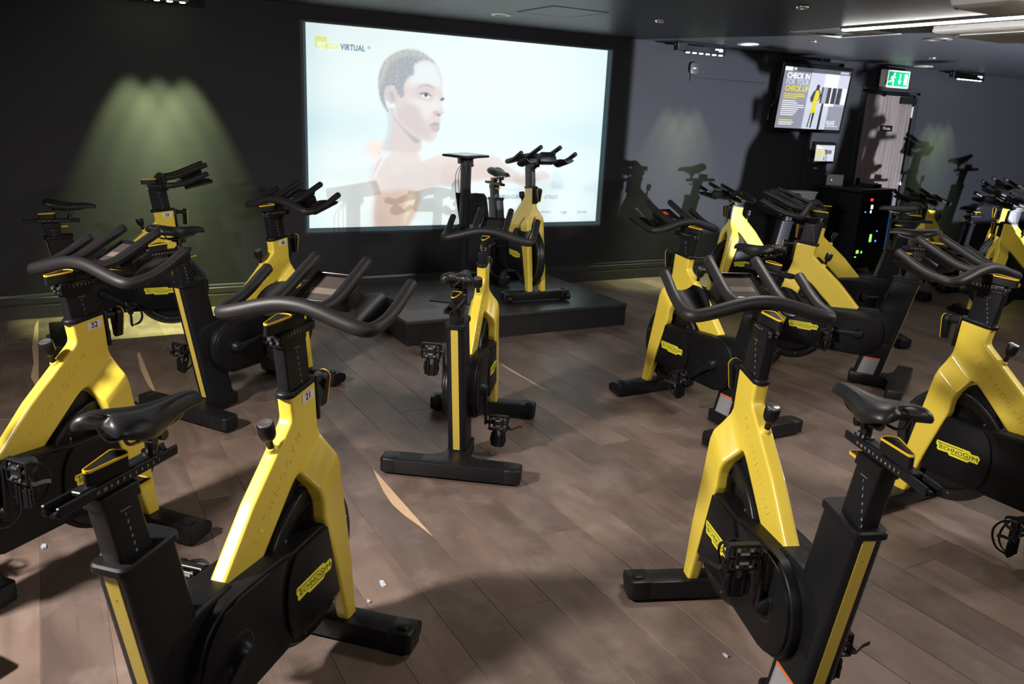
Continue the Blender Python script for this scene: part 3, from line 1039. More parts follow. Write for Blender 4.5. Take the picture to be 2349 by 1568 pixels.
    for s in (-1, 1):
        cyl(bm, (0.679, s * 0.012, 0.632), (0.679, s * 0.0155, 0.632), 0.0065, seg=8)
    K['bracket_bolt'] = mesh(bm, 'bracket_bolt', M['steel'])

    # rear post
    bm = BM()
    rings = []
    for z, xr, xf, hy in ((0.060, 0.124, 0.300, 0.045), (0.40, 0.050, 0.221, 0.043), (0.746, -0.024, 0.139, 0.0415)):
        rings.append([(px_, py_, z) for px_, py_ in rrect((xr + xf) / 2, 0, xf - xr, hy * 2, 0.016, 4)])
    loft(bm, rings)
    K['rear_post'] = mesh(bm, 'rear_post', M['black_metal'], 40)
    bm = BM()
    loft(bm, [[(px_, py_, z + (px_ - 0.055) * 0.06) for px_, py_ in rrect(0.0565, 0, w, h, 0.018, 4)] for z, w, h in ((0.742, 0.172, 0.090), (0.745, 0.178, 0.095), (0.760, 0.178, 0.095), (0.765, 0.170, 0.087))])
    K['post_collar'] = mesh(bm, 'post_collar', M['black_plastic'], 30)
    bm = BM()
    dx_ = -0.0015
    loft(bm, [[(xr + dx_, -0.0165, z), (xr + dx_, 0.0165, z), (xr + 0.004, 0.0165, z), (xr + 0.004, -0.0165, z)] for z, xr in ((0.092, 0.1170), (0.40, 0.050), (0.737, -0.0225))])
    K['rear_stripe'] = mesh(bm, 'reflective_stripe', M['stripe'])
    bm = BM()
    cyl(bm, (-0.0095, 0, 0.670), (-0.006, 0, 0.670), 0.003, seg=8)
    K['stripe_screw'] = mesh(bm, 'stripe_screw', M['ink'])
    quad = [(0.132, 0.204), (0.236, 0.204), (0.268, 0.082), (0.160, 0.082)]
    bm = BM()
    prism(bm, quad, 0.0440, 0.0455)
    K['warning_label'] = mesh(bm, 'warning_label', M['warn_grey'], smooth=False)
    bm = BM()
    prism(bm, [(0.132, 0.204), (0.236, 0.204), (0.2385, 0.194), (0.1345, 0.194)], 0.0452, 0.0459)
    K['label_band'] = mesh(bm, 'label_band', M['orange'], smooth=False)
    bm = BM()
    for k in range(12):
        z = 0.187 - 0.0085 * k
        x = 0.236 + (0.204 - z) * 0.262
        L_ = (0.088, 0.080, 0.092, 0.070, 0.086)[k % 5]
        box(bm, x - 0.008 - L_ / 2, 0.0457, z, L_, 0.0006, 0.0022)
    K['label_text'] = mesh(bm, 'label_text', M['warn_line'], smooth=False)

    # feet
    def foot_outline(x0_, x1_, hy):
        return [(x0_, -hy), (x1_, -hy), (x1_, hy), (x0_, hy)]
    bm = BM()
    T_ = [(-0.056, -0.270), (0.050, -0.270), (0.056, -0.120), (0.086, -0.066), (0.110, -0.056), (0.308, -0.056), (0.318, -0.046), (0.318, 0.046), (0.308, 0.056), (0.110, 0.056), (0.086, 0.066), (0.056, 0.120), (0.050, 0.270), (-0.056, 0.270)]
    prism(bm, T_, 0.014, 0.086, plane='xy')
    bevel(bm, 0.008, 2, 35)
    K['rear_foot'] = mesh(bm, 'rear_foot', M['foot'])
    for s in (-1, 1):
        bm = BM()
        vs = [(-0.0565, s * 0.256), (0.0505, s * 0.256), (0.046, s * 0.325), (0.034, s * 0.339), (-0.044, s * 0.339), (-0.055, s * 0.325)]
        prism(bm, vs, 0.013, 0.087, plane='xy')
        bevel(bm, 0.009, 3, 30)
        K['rear_cap%d' % s] = mesh(bm, 'foot_cap', M['foot'])
    bm = BM()
    cyl(bm, (0, 0, 0.0), (0, 0, 0.016), 0.022, seg=16)
    K['pad'] = mesh(bm, 'levelling_foot', M['black_plastic'])
    bm = BM()
    for k in range(9):
        for s in (-1, 1):
            box(bm, -0.040 + 0.010 * k, s * 0.20, 0.0864, 0.003, 0.11, 0.0012)
    K['foot_ribs'] = mesh(bm, 'foot_ribs', M['foot'])
    bm = BM()
    prism(bm, foot_outline(0.846, 0.942, 0.236), 0.014, 0.086, plane='xy')
    bevel(bm, 0.008, 2, 35)
    K['front_foot'] = mesh(bm, 'front_foot', M['foot'])
    for s in (-1, 1):
        bm = BM()
        prism(bm, [(0.8455, s * 0.222), (0.9425, s * 0.222), (0.942, s * 0.292), (0.930, s * 0.306), (0.856, s * 0.306), (0.846, s * 0.292)], 0.013, 0.087, plane='xy')
        box(bm, 0.885, s * 0.268, 0.090, 0.036, 0.036, 0.012)
        bevel(bm, 0.007, 2, 30)
        K['front_cap%d' % s] = mesh(bm, 'foot_cap', M['foot'])
    bm = BM()
    cyl(bm, (0, -0.018, 0), (0, 0.018, 0), 0.030, seg=24)
    K['wheel'] = mesh(bm, 'transport_wheel', M['black_plastic'])

    # seat tube, its top at the local origin, leaning back
    def slanted(len_, front0, width, hy, slope, r_):
        b_ = BM()
        rr = []
        for z in (-len_, 0):
            rr.append([(px_ - slope * z, py_, z) for px_, py_ in rrect(front0 - width / 2, 0, width, hy * 2, r_, 3)])
        loft(b_, rr)
        return b_
    K['seat_tube'] = mesh(slanted(0.33, 0.0575, 0.094, 0.0265, 0.225, 0.008), 'seat_tube', M['black_metal'], 40)
    bm = slanted(0.032, 0.066, 0.108, 0.029, 0.225, 0.008)
    bevel(bm, 0.002, 1, 50)
    K['tube_head'] = mesh(bm, 'tube_head', M['black_plastic'])
    bm = BM()
    box(bm, 0.088, 0, -0.012, 0.050, 0.036, 0.007)
    bevel(bm, 0.002, 1)
    K['height_tab'] = mesh(bm, 'height_tab', M['black_plastic'])
    K['tab_rim'] = mesh(ring_strip(rrect(0.088, 0, 0.054, 0.040, 0.008, 3), 0.003, -0.0155, -0.0080, 'xy'), 'tab_rim', M['rim_yellow'])
    # handlebar stem
    K['stem'] = mesh(slanted(0.34, 0.0585, 0.117, 0.0190, 0.15, 0.006), 'handlebar_stem', M['black_metal'], 40)
    # scales: columns of digits for the side faces
    bm = BM()
    for k, ch in enumerate('1234567'):
        q = text_mesh(ch, 0.0115, M['white_mark'], 0.0002).copy()
        q.transform(Matrix.Translation((0.0042 * k, -0.0185 * k, 0)))
        bm.from_mesh(q)
    box(bm, 0, 0.012, 0, 0.030, 0.0009, 0.0004)
    K['height_scale'] = mesh(bm, 'height_scale', M['white_mark'], smooth=False)
    bm = BM()
    for k, ch in enumerate('1234567'):
        q = text_mesh(ch, 0.0115, M['white_mark'], 0.0002).copy()
        q.transform(Matrix.Translation((0.0165 * k, 0, 0)))
        bm.from_mesh(q)
    K['reach_scale'] = mesh(bm, 'reach_scale', M['white_mark'], smooth=False)
    bm = BM()
    for k in range(11):
        ch = str(11 - k)
        q = text_mesh(ch, 0.0105, M['white_mark'], 0.0002).copy()
        q.transform(Matrix.Translation((0.0175 * k, 0, 0)))
        bm.from_mesh(q)
    K['seat_scale'] = mesh(bm, 'seat_scale', M['white_mark'], smooth=False)

    # wedge shaped lever with yellow rim (handlebar and saddle slider)
    def wedge(z, gr=0.0):
        pts = []
        for a in range(-70, 71, 20):
            pts.append((0.088 + (0.018 + gr) * math.cos(R(a)), (0.0225 + gr) * math.sin(R(a)) / math.sin(R(70))))
        for a in range(110, 251, 28):
            pts.append((0.009 + (0.008 + gr) * math.cos(R(a)), (0.0085 + gr) * math.sin(R(a)) / math.sin(R(110))))
        return pts
    bm = BM()
    w0 = wedge(0)
    loft(bm, [[(x, y, z + x * 0.05) for x, y in w0] for z in (-0.036, -0.001)])
    bevel(bm, 0.0015, 1, 50)
    K['slider_lever'] = mesh(bm, 'slider_lever', M['black_plastic'])
    rb = ring_strip(wedge(0, 0.0006), 0.0024, -0.0045, 0.0010, 'xy')
    for v in rb.verts:
        v.co.z += v.co.x * 0.05
    K['wedge_rim'] = mesh(rb, 'lever_rim', M['rim_yellow'])

    # handlebar slider block
    bm = BM()
    box(bm, 0.130, 0, -0.048, 0.178, 0.044, 0.026)
    box(bm, 0.110, 0, -0.066, 0.130, 0.040, 0.020)
    bevel(bm, 0.003, 2, 40)
    box(bm, 0.135, 0, -0.020, 0.070, 0.034, 0.040)
    K['slider_block'] = mesh(bm, 'slider_block', M['black_metal'])
    bm = BM()
    for s in (-1, 1):
        cyl(bm, (0.034, s * 0.012, -0.050), (0.044, s * 0.012, -0.050), 0.0055, seg=10)
        cyl(bm, (0.040, s * 0.010, -0.062), (0.048, s * 0.010, -0.062), 0.0045, seg=10)
    K['slider_bolts'] = mesh(bm, 'slider_bolts', M['chrome'])

    # the bars
    L_ = [(0.400, 0.243, 0.060), (0.350, 0.243, 0.038), (0.300, 0.243, 0.014), (0.235, 0.243, -0.008), (0.175, 0.242, -0.018), (0.140, 0.232, -0.022), (0.128, 0.205, -0.018), (0.128, 0.150, -0.004), (0.129, 0.095, 0.012), (0.130, 0.045, 0.023), (0.130, 0.0, 0.026)]
    full = L_ + [(x, -y, z) for x, y, z in L_[-2::-1]]

    def rad(t_):
        u = abs(t_ - 0.5) * 2
        if u < 0.30:
            return 0.0225
        if u < 0.50:
            return 0.0225 - (u - 0.30) * 0.010
        if u < 0.72:
            return 0.0205 - (u - 0.50) * 0.013
        return 0.0176
    bm = BM()
    tube(bm, full, rad, 18, n=4)
    for s in (-1, 1):
        tube(bm, [(0.132, s * 0.072, 0.014), (0.170, s * 0.080, 0.018), (0.215, s * 0.085, 0.026), (0.262, s * 0.086, 0.042), (0.32, s * 0.086, 0.066), (0.424, s * 0.086, 0.109)], 0.0174, 16, n=4)
    K['handlebar'] = mesh(bm, 'handlebar', M['rubber'], 60)

    # console tray between the bars
    tilt_m = Euler((0, R(-22), 0)).to_matrix()
    bm = BM()
    c0 = Vector((0.325, 0, 0.034))

    def tb(b_, x, y, z, sx, sy, sz):
        p = c0 + tilt_m @ Vector((x, y, z))
        box(b_, p.x, p.y, p.z, sx, sy, sz, tilt_m)
    tb(bm, 0, 0, -0.010, 0.146, 0.128, 0.012)
    for s in (-1, 1):
        tb(bm, 0, s * 0.0625, 0.001, 0.150, 0.006, 0.016)
        tb(bm, s * 0.073, 0, 0.001, 0.006, 0.131, 0.016)
    bevel(bm, 0.0015, 1, 50)
    K['console'] = mesh(bm, 'console_tray', M['gloss_black'])
    bm = BM()
    tb(bm, 0, 0, -0.0035, 0.136, 0.117, 0.001)
    K['card_face'] = mesh(bm, 'console_card', M['tray_paper'], smooth=False)
    bm = BM()
    tb(bm, 0, 0, -0.0035, 0.136, 0.117, 0.001)
    K['display_face'] = mesh(bm, 'console_display', M['display'], smooth=False)
    bm = BM()
    tb(bm, -0.010, 0.002, -0.0026, 0.030, 0.095, 0.0008)
    K['card_band'] = mesh(bm, 'card_band', M['tray_light'], smooth=False)
    bm = BM()
    for y in (-0.022, 0.022):
        tb(bm, -0.035, y, -0.0026, 0.018, 0.038, 0.0008)
    K['display_text'] = mesh(bm, 'display_readout', M['tray_light'], smooth=False)
    bm = BM()
    tb(bm, 0.045, 0.0, -0.0020, 0.036, 0.060, 0.0015)
    K['orange_note'] = mesh(bm, 'orange_sticker', M['orange'], smooth=False)
    # holders for bottles either side, joined by a slotted crosspiece
    bm = BM()
    tb(bm, 0.02, 0, -0.040, 0.085, 0.150, 0.050)
    bevel(bm, 0.006, 2, 40)
    K['crosspiece'] = mesh(bm, 'crosspiece', M['black_plastic'], 40)
    for s in (-1, 1):
        bm = BM()
        q0, q1 = Vector((0.255, s * 0.166, -0.006)), Vector((0.432, s * 0.166, 0.040))
        ax_ = (q1 - q0).normalized()
        nz_ = ax_.cross(Vector((0, 1, 0))).normalized()
        if nz_.z < 0:
            nz_ = -nz_
        rings = []
        for k in range(9):
            t_ = k / 8
            c = q0.lerp(q1, t_)
            open_ = 84 - 26 * (abs(t_ - 0.5) * 2) ** 2
            ro, ri = 0.052, 0.047
            pts = []
            for j in range(13):
                a = R(-90 - open_ + 2 * open_ * j / 12)
                pts.append(c + Vector((0, 1, 0)) * (ro * math.cos(a)) + nz_ * (ro * math.sin(a)))
            for j in range(12, -1, -1):
                a = R(-90 - open_ + 2 * open_ * j / 12)
                pts.append(c + Vector((0, 1, 0)) * (ri * math.cos(a)) + nz_ * (ri * math.sin(a)))
            rings.append(pts)
        loft(bm, rings)
        K['bottle_holder%d' % s] = mesh(bm, 'bottle_holder', M['black_plastic'], 40)
    bm = BM()
    tb(bm, 0.0635, 0, -0.040, 0.0015, 0.045, 0.008)
    K['holder_slot'] = mesh(bm, 'holder_slot', M['ink'])

    # saddle slider: rail, block
    bm = BM()
    for s in (-1, 1):
        box(bm, 0.080, s * 0.017, -0.046, 0.335, 0.008, 0.022)
    box(bm, 0.080, 0, -0.0535, 0.335, 0.034, 0.006)
    box(bm, 0.100, 0, -0.0375, 0.250, 0.022, 0.010)
    bevel(bm, 0.0018, 1, 40)
    K['saddle_rail'] = mesh(bm, 'saddle_rail', M['black_metal'])
    bm = BM()
    for s in (-1, 1):
        cyl(bm, (-0.094, s * 0.010, -0.048), (-0.084, s * 0.010, -0.048), 0.0055, seg=10)
    K['rail_bolts'] = mesh(bm, 'rail_bolts', M['steel'])
    bm = BM()
    cyl(bm, (0.190, 0, -0.036), (0.190, 0, 0.004), 0.014)
    cyl(bm, (0.190, 0, -0.034), (0.190, 0, -0.028), 0.022)
    cyl(bm, (0.172, -0.026, 0.006), (0.172, 0.026, 0.006), 0.010)
    cyl(bm, (0.205, -0.024, 0.004), (0.205, 0.024, 0.004), 0.012)
    box(bm, 0.19, 0, 0.012, 0.045, 0.036, 0.016)
    for s in (-1, 1):
        tube(bm, [(0.075, s * 0.030, 0.062), (0.090, s * 0.026, 0.030), (0.120, s * 0.022, 0.018), (0.19, s * 0.021, 0.018), (0.25, s * 0.020, 0.022), (0.285, s * 0.014, 0.034), (0.310, s * 0.008, 0.052)], 0.0038, 8, n=3)
    K['saddle_clamp'] = mesh(bm, 'saddle_clamp', M['steel'])

    # saddle
    bm = BM()
    # x (rear edge at the sides), half width, crown height, skirt drop
    ss = [(0.030, 0.050, 0.088, 0.012), (0.036, 0.064, 0.096, 0.028), (0.052, 0.075, 0.099, 0.040), (0.080, 0.081, 0.097, 0.050), (0.110, 0.080, 0.091, 0.054), (0.140, 0.070, 0.084, 0.055), (0.170, 0.054, 0.078, 0.054),
          (0.200, 0.040, 0.074, 0.050), (0.240, 0.030, 0.072, 0.040), (0.280, 0.025, 0.071, 0.032), (0.320, 0.0235, 0.068, 0.026), (0.344, 0.021, 0.061, 0.022), (0.354, 0.013, 0.053, 0.014)]
    rings = []
    NS = 22
    for i, (x, w, zt, dr) in enumerate(ss):
        dr *= 0.86
        notch = max(0.0, 1 - i / 4.0)
        grv = 0.010 * (1 - abs(i - 4) / 7.0) if i < 11 else 0
        ring = []
        for j in range(NS + 1):
            u = -1 + 2 * j / NS
            if abs(u) < 0.72:
                f = u / 0.72
                y = w * 0.93 * f
                z = zt - 0.010 * f * f - (0.012 * abs(f) ** 6) - grv * math.exp(-(f / 0.22) ** 2)
            else:
                f = (abs(u) - 0.72) / 0.28
                y = math.copysign(w * (0.93 + 0.07 * math.sin(f * PI * 0.8)) * (1 - 0.10 * f * f), u)
                z = zt - 0.022 - (dr - 0.010) * f
            xx = x + notch * 0.052 * math.exp(-(y / 0.024) ** 2)
            ring.append((xx, y, z))
        for j in range(9):
            u = 1 - 2 * (j + 0.5) / 9
            ring.append((x + notch * 0.052 * math.exp(-(u * w * 0.85 / 0.024) ** 2) + 0.004 * notch, w * 0.85 * u, zt - 0.024 - max(0, dr - 0.020) * abs(u) ** 3))
        rings.append(ring)
    loft(bm, rings)
    K['saddle'] = mesh(bm, 'saddle', M['vinyl'], 70)
    tmpo = bpy.data.objects.new('tmp', K['saddle'])
    COL.objects.link(tmpo)
    sb = tmpo.modifiers.new('s', 'SUBSURF')
    sb.levels = 1
    dg = bpy.context.evaluated_depsgraph_get()
    K['saddle'] = bpy.data.meshes.new_from_object(tmpo.evaluated_get(dg))
    bpy.data.objects.remove(tmpo)

    # crank (pointing along +x, for the left side; mirrored mesh for the right)
    for s in (1, -1):
        bm = BM()
        rings = []
        for x, hw, y0_, y1_ in ((-0.020, 0.017, 0.096, 0.112), (0.0, 0.021, 0.094, 0.114), (0.05, 0.016, 0.101, 0.116), (0.15, 0.0125, 0.109, 0.121), (0.172, 0.0135, 0.109, 0.122), (0.184, 0.008, 0.111, 0.120)):
            rings.append([(x, s * py_, pz_) for py_, pz_ in rrect((y0_ + y1_) / 2, 0, y1_ - y0_, hw * 2, 0.005, 2)])
        loft(bm, rings)
        lathe(bm, [(0.0, 0.080), (0.036, 0.082), (0.034, 0.092), (0.030, 0.104), (0.020, 0.115), (0.0, 0.117)], (0, 0, 0), (0, s, 0), 28)
        K['crank%d' % s] = mesh(bm, 'crank', M['black_metal'], 40)
        # pedal hanging at the axle; clip side faces the rear, toe cage plate hangs below
        bm = BM()
        y0_, y1_ = s * 0.135, s * 0.225
        ym = (y0_ + y1_) / 2
        cyl(bm, (0, s * 0.118, 0), (0, s * 0.228, 0), 0.0085, seg=12)
        for z in (-0.032, 0.032):
            box(bm, 0, ym, z, 0.020, 0.092, 0.008)
        for yy in (y0_, y1_):
            box(bm, 0, yy, 0, 0.022, 0.007, 0.070)
        box(bm, 0.0, ym, 0, 0.024, 0.050, 0.040)
        bevel(bm, 0.002, 1, 40)
        K['pedal%d' % s] = mesh(bm, 'pedal', M['black_metal'])
        bm = BM()
        for yy in (-0.019, 0.019):
            for z in (-0.022, 0.022):
                for xx in (-1, 1):
                    cyl(bm, (xx * 0.010, ym + yy, z), (xx * 0.0145, ym + yy, z), 0.0042, seg=8)
        for z in (-0.013, 0.013):
            for xx in (-1, 1):
                box(bm, xx * 0.0135, ym, z, 0.003, 0.026, 0.006)
        K['cleat%d' % s] = mesh(bm, 'cleat_bolts', M['chrome'])
        bm = BM()
        for i_, yy in enumerate((-0.030, -0.015, 0.015, 0.030)):
            box(bm, 0.006 + 0.0, ym + yy, -0.083, 0.006, 0.0100, 0.062)
        prism(bm, [(ym + 0.020, -0.036), (ym + 0.036, -0.056), (ym + 0.041, -0.085), (ym + 0.034, -0.108), (ym + 0.018, -0.122), (ym - 0.018, -0.122), (ym - 0.034, -0.108), (ym - 0.041, -0.085), (ym - 0.036, -0.056), (ym - 0.020, -0.036),
                   (ym - 0.010, -0.040), (ym - 0.010, -0.066), (ym + 0.010, -0.066), (ym + 0.010, -0.040)], 0.008, 0.014, plane='yz')
        bevel(bm, 0.0012, 1, 40)
        K['toe_plate%d' % s] = mesh(bm, 'toe_plate', M['black_plastic'])
        bm = BM()
        ye = ym + s * 0.044
        tube(bm, [(0.012, ye, 0.030), (0.040, ye + s * 0.004, 0.016), (0.066, ye - s * 0.004, -0.020), (0.072, ye - s * 0.016, -0.062), (0.052, ye - s * 0.022, -0.100), (0.014, ye - s * 0.030, -0.112)], 0.0042, 6, n=3)
        tube(bm, [(0.012, ym - s * 0.04, 0.030), (0.040, ym - s * 0.042, 0.010), (0.066, ym - s * 0.035, -0.030), (0.070, ym - s * 0.02, -0.070), (0.052, ym - s * 0.010, -0.100), (0.014, ym, -0.116)], 0.0042, 6, n=3)
        K['toe_cage%d' % s] = mesh(bm, 'toe_cage', M['black_plastic'])
        bm = BM()
        pth = catmull([(-0.004, ye + s * 0.004, -0.006), (-0.010, ye + s * 0.016, -0.018), (-0.004, ye + s * 0.026, -0.026), (0.008, ye + s * 0.050, -0.018), (0.014, ye + s * 0.078, -0.012)], 4)
        loft(bm, [[p + Vector((0.0, 0, 0.006)), p + Vector((0.0012, 0, 0.006)), p + Vector((0.0012, 0, -0.006)), p + Vector((0, 0, -0.006))] for p in pth])
        pth = catmull([(0.0, ym - s * 0.044, 0.0), (0.030, ym - s * 0.046, 0.012), (0.052, ym, 0.016), (0.030, ye, 0.010), (0.0, ye + s * 0.004, 0.0)], 4)
        loft(bm, [[p + Vector((0, 0, 0.006)), p + Vector((0.0012, 0.0012, 0.006)), p + Vector((0.0012, 0.0012, -0.006)), p + Vector((0, 0, -0.006))] for p in pth])
        K['pedal_strap%d' % s] = mesh(bm, 'pedal_strap', M['strap'])
        bm = BM()
        box(bm, -0.008, ye + s * 0.012, -0.020, 0.004, 0.014, 0.016)
        K['buckle%d' % s] = mesh(bm, 'strap_buckle', M['steel'])
    bm = BM()
    box(bm, 0, 0, 0, 0.062, 0.030, 0.0010)
    K['number_plate'] = mesh(bm, 'number_plate', M['plate'], smooth=False)
    return K


K = build_cycle_meshes()


def cycle(x, y, deg, hx, hz, sx, sz, crank, label, number=None, z0=0.0, console='card', group='yellow indoor cycles on the studio floor'):
    r = empty('indoor_cycle', (x, y, z0), R(deg))
    thing(r, label, 'exercise bike', group)
    fr = obj('frame', K['frame'], r)
    for s in (1, -1):
        ang = R(-43.2) if s == 1 else R(43.2)
        # lettering pressed into both cheeks of the diagonal
        e = obj('embossed_lettering', K['emboss'], fr, (0.575, s * 0.0245, 0.672))
        if s == -1:
            e.rotation_euler = Euler((R(90), -ang, 0), 'XYZ')
        else:
            e.rotation_euler = (Matrix.Rotation(R(180), 4, 'Z') @ Matrix.Rotation(R(43.2), 4, 'Y') @ Matrix.Rotation(R(90), 4, 'X')).to_euler()
    if number:
        p = obj('number_plate', K['number_plate'], r, (0.742, -0.0250, 0.888), (R(90), 0, 0))
        p.rotation_euler = (R(90), R(-4), 0)
        obj('number', text_mesh(number, 0.030, M['ink'], 0.0003, 0.0006), p, (0, 0, 0.0008))
    obj('head_collar', K['head_collar'], r)
    cl = obj('clamp_lever', K['clamp_lever'], r)
    cl['label'] = 'black teardrop lever with yellow rim'
    obj('clamp_axle', K['clamp_axle'], cl)
    obj('lever_rim', K['lever_rim'], cl)
    kn = obj('brake_knob', K['brake_knob'], r)
    obj('knob_cap', K['knob_cap'], kn)['label'] = 'chrome knob cap'
    cv = obj('drive_cover', K['drive_cover'], r)
    for s in (1, -1):
        obj('side_shell', K['rear_shell%d' % s], cv)
        obj('side_shell', K['front_shell%d' % s], cv)
        obj('hub_ring', K['hub_ring%d' % s], cv)
        lp = obj('logo_plate', K['logo_plate'], r, (0.652, s * 0.0865, 0.358))
        lp.rotation_euler = (R(90), 0, 0 if s == -1 else R(180))
        lp['label'] = 'yellow logo plate with black lettering'
        obj('logo_lettering', K['logo_text'], lp, (0, 0, 0.0014))
    fw = obj('flywheel', K['flywheel'], r)
    obj('rim_bolts', K['rim_bolts'], fw)
    fg = obj('flywheel_guard', K['flywheel_guard'], r)
    gb = obj('guard_bracket', K['guard_bracket'], fg)
    rp = obj('rear_post', K['rear_post'], r)
    obj('post_collar', K['post_collar'], rp)
    st = obj('reflective_stripe', K['rear_stripe'], r)
    st['label'] = 'yellow strip down the back of the post'
    obj('stripe_screw', K['stripe_screw'], st)
    wl = obj('warning_label', K['warning_label'], r)
    wl['label'] = 'grey label with orange band'
    obj('label_band', K['label_band'], wl)
    obj('label_text', K['label_text'], wl)
    rf = obj('rear_foot', K['rear_foot'], r)
    for s in (1, -1):
        obj('foot_cap', K['rear_cap%d' % s], rf)
        obj('levelling_foot', K['pad'], rf, (0, s * 0.29, 0))
    obj('levelling_foot', K['pad'], rf, (0.28, 0, 0))
    obj('foot_ribs', K['foot_ribs'], rf)['kind'] = 'stuff'
    ff_ = obj('front_foot', K['front_foot'], r)
    for s in (1, -1):
        obj('foot_cap', K['front_cap%d' % s], ff_)
        obj('transport_wheel', K['wheel'], ff_, (0.955, s * 0.2735, 0.040))
        obj('levelling_foot', K['pad'], ff_, (0.885, s * 0.27, 0))
    # saddle group
    zt = sz - 0.060
    front = 0.083 - 0.235 * (zt - 0.763)
    tb_ = obj('seat_tube', K['seat_tube'], r, (front - 0.0575, 0, zt))
    obj('tube_head', K['tube_head'], tb_, (0, 0, -0.001))
    for s in (1, -1):
        sc_ = obj('height_scale', K['height_scale'], tb_, (0.022, s * 0.0268, -0.060))
        sc_.rotation_euler = (R(90), 0, 0 if s == -1 else R(180))
        if s == 1:
            sc_.scale = (-1, 1, -1) if False else (1, 1, 1)
    ht = obj('height_tab', K['height_tab'], r, (front - 0.0575, 0, zt - 0.012))
    obj('tab_rim', K['tab_rim'], ht)['label'] = 'yellow edge of the height tab'
    rl = obj('saddle_rail', K['saddle_rail'], r, (sx, 0, sz))
    obj('rail_bolts', K['rail_bolts'], rl)
    for s in (1, -1):
        sc_ = obj('seat_scale', K['seat_scale'], rl)
        if s == -1:
            sc_.location, sc_.rotation_euler = (0.010, -0.0214, -0.046), (R(90), 0, 0)
        else:
            sc_.location, sc_.rotation_euler = (0.186, 0.0214, -0.046), (R(90), 0, R(180))
    lv = obj('saddle_lever', K['slider_lever'], r, (sx, 0, sz))
    obj('lever_rim', K['wedge_rim'], lv)['label'] = 'yellow rim'
    sd = obj('saddle', K['saddle'], r, (sx, 0, sz))
    obj('saddle_clamp', K['saddle_clamp'], sd)
    # handlebar group
    zt = hz - 0.074
    front = 0.769 - 0.15 * (zt - 0.933)
    sm = obj('handlebar_stem', K['stem'], r, (front - 0.0585, 0, zt))
    for s in (1, -1):
        sc_ = obj('height_scale', K['height_scale'], sm, (0.006, s * 0.0193, -0.030))
        sc_.rotation_euler = (R(90), 0, 0 if s == -1 else R(180))
    sb_ = obj('slider_block', K['slider_block'], r, (hx, 0, hz))
    obj('slider_bolts', K['slider_bolts'], sb_)['label'] = 'chrome bolts'
    for s in (1, -1):
        sc_ = obj('reach_scale', K['reach_scale'], sb_)
        if s == -1:
            sc_.location, sc_.rotation_euler = (0.075, -0.0222, -0.048), (R(90), 0, 0)
        else:
            sc_.location, sc_.rotation_euler = (0.175, 0.0222, -0.048), (R(90), 0, R(180))
    lv = obj('handlebar_lever', K['slider_lever'], r, (hx, 0, hz))
    obj('lever_rim', K['wedge_rim'], lv)['label'] = 'yellow rim'
    obj('handlebar', K['handlebar'], r, (hx, 0, hz))
    co = obj('console_tray', K['console'], r, (hx, 0, hz))
    if console == 'card':
        obj('console_card', K['card_face'], co)
        obj('card_band', K['card_band'], co)
    else:
        obj('console_display', K['display_face'], co)
        obj('display_readout', K['display_text'], co)
    if console == 'orange':
        obj('orange_sticker', K['orange_note'], co)['label'] = 'orange sticker'
    for s in (1, -1):
        obj('bottle_holder', K['bottle_holder%d' % s], r, (hx, 0, hz))
    bh = obj('crosspiece', K['crosspiece'], r, (hx, 0, hz))
    obj('holder_slot', K['holder_slot'], bh)
    # cranks and pedals
    for s, a in ((1, crank), (-1, crank + 180)):
        obj('crank', K['crank%d' % s], r, (0.288, 0, 0.362), (0, -R(a), 0))
        pe = obj('pedal', K['pedal%d' % s], r, (0.288 + 0.170 * math.cos(R(a)), 0, 0.362 + 0.170 * math.sin(R(a))))
        pe.scale = (1.12, 1.0, 1.12)
        for nm in ('cleat', 'toe_plate', 'toe_cage', 'pedal_strap', 'buckle'):
            obj({'cleat': 'cleat_bolts', 'buckle': 'strap_buckle'}.get(nm, nm), K['%s%d' % (nm, s)], pe)
    for c_ in r.children_recursive:
        if c_.name.split('.')[0] in ('cleat_bolts', 'rim_bolts', 'rail_bolts', 'slider_bolts'):
            c_['kind'] = 'stuff'
    return r


cycle(0.056, 1.728, 44.6, 0.575, 1.136, -0.062, 0.987, 22, 'yellow framed indoor cycle with number plate 21, in the front left foreground', '21')
cycle(-0.494, 2.811, 38.3, 0.582, 1.091, -0.100, 0.950, -88, 'yellow framed indoor cycle with number plate 32, cut by the left edge of the photo', '32')
cycle(0.561, 4.537, 33.0, 0.589, 1.114, -0.177, 0.976, -170, 'yellow framed indoor cycle with number plate 40, between the projected picture and cycle 21', '40', console='display')
cycle(-0.020, 6.298, 1.0, 0.588, 1.133, -0.054, 0.907, 150, 'yellow framed indoor cycle with number plate 28, alongside the green lit wall', '28', console='display')
cycle(1.571, 3.297, 53.3, 0.670, 1.049, -0.077, 0.899, 85, 'indoor cycle seen from behind in the middle of the floor, before the stage', '6', console='display')
cycle(3.520, 6.673, 267.5, 0.594, 1.148, -0.056, 0.932, 100, 'instructor indoor cycle numbered 2, standing on the black stage facing the others', '2', z0=SH + 0.001, console='display', group='instructor cycle on the stage')
cycle(1.686, 1.163, 68.7, 0.583, 1.133, -0.123, 1.001, 98, 'indoor cycle in the front right foreground, seen from behind, its pedal before its logo')
cycle(3.465, 1.306, 90.7, 0.594, 1.131, -0.100, 0.950, -88, 'large indoor cycle cut by the right edge of the photo, its logo in full view', console='display')
cycle(3.318, 3.079, 89.4, 0.593, 1.091, -0.047, 0.995, -37, 'indoor cycle with an orange sticker on its console, right of the stage corner', console='orange')
cycle(4.939, 3.363, 120.3, 0.608, 1.141, -0.127, 1.012, 0, 'indoor cycle seen side on behind the front right one, its warning label in view', console='display')
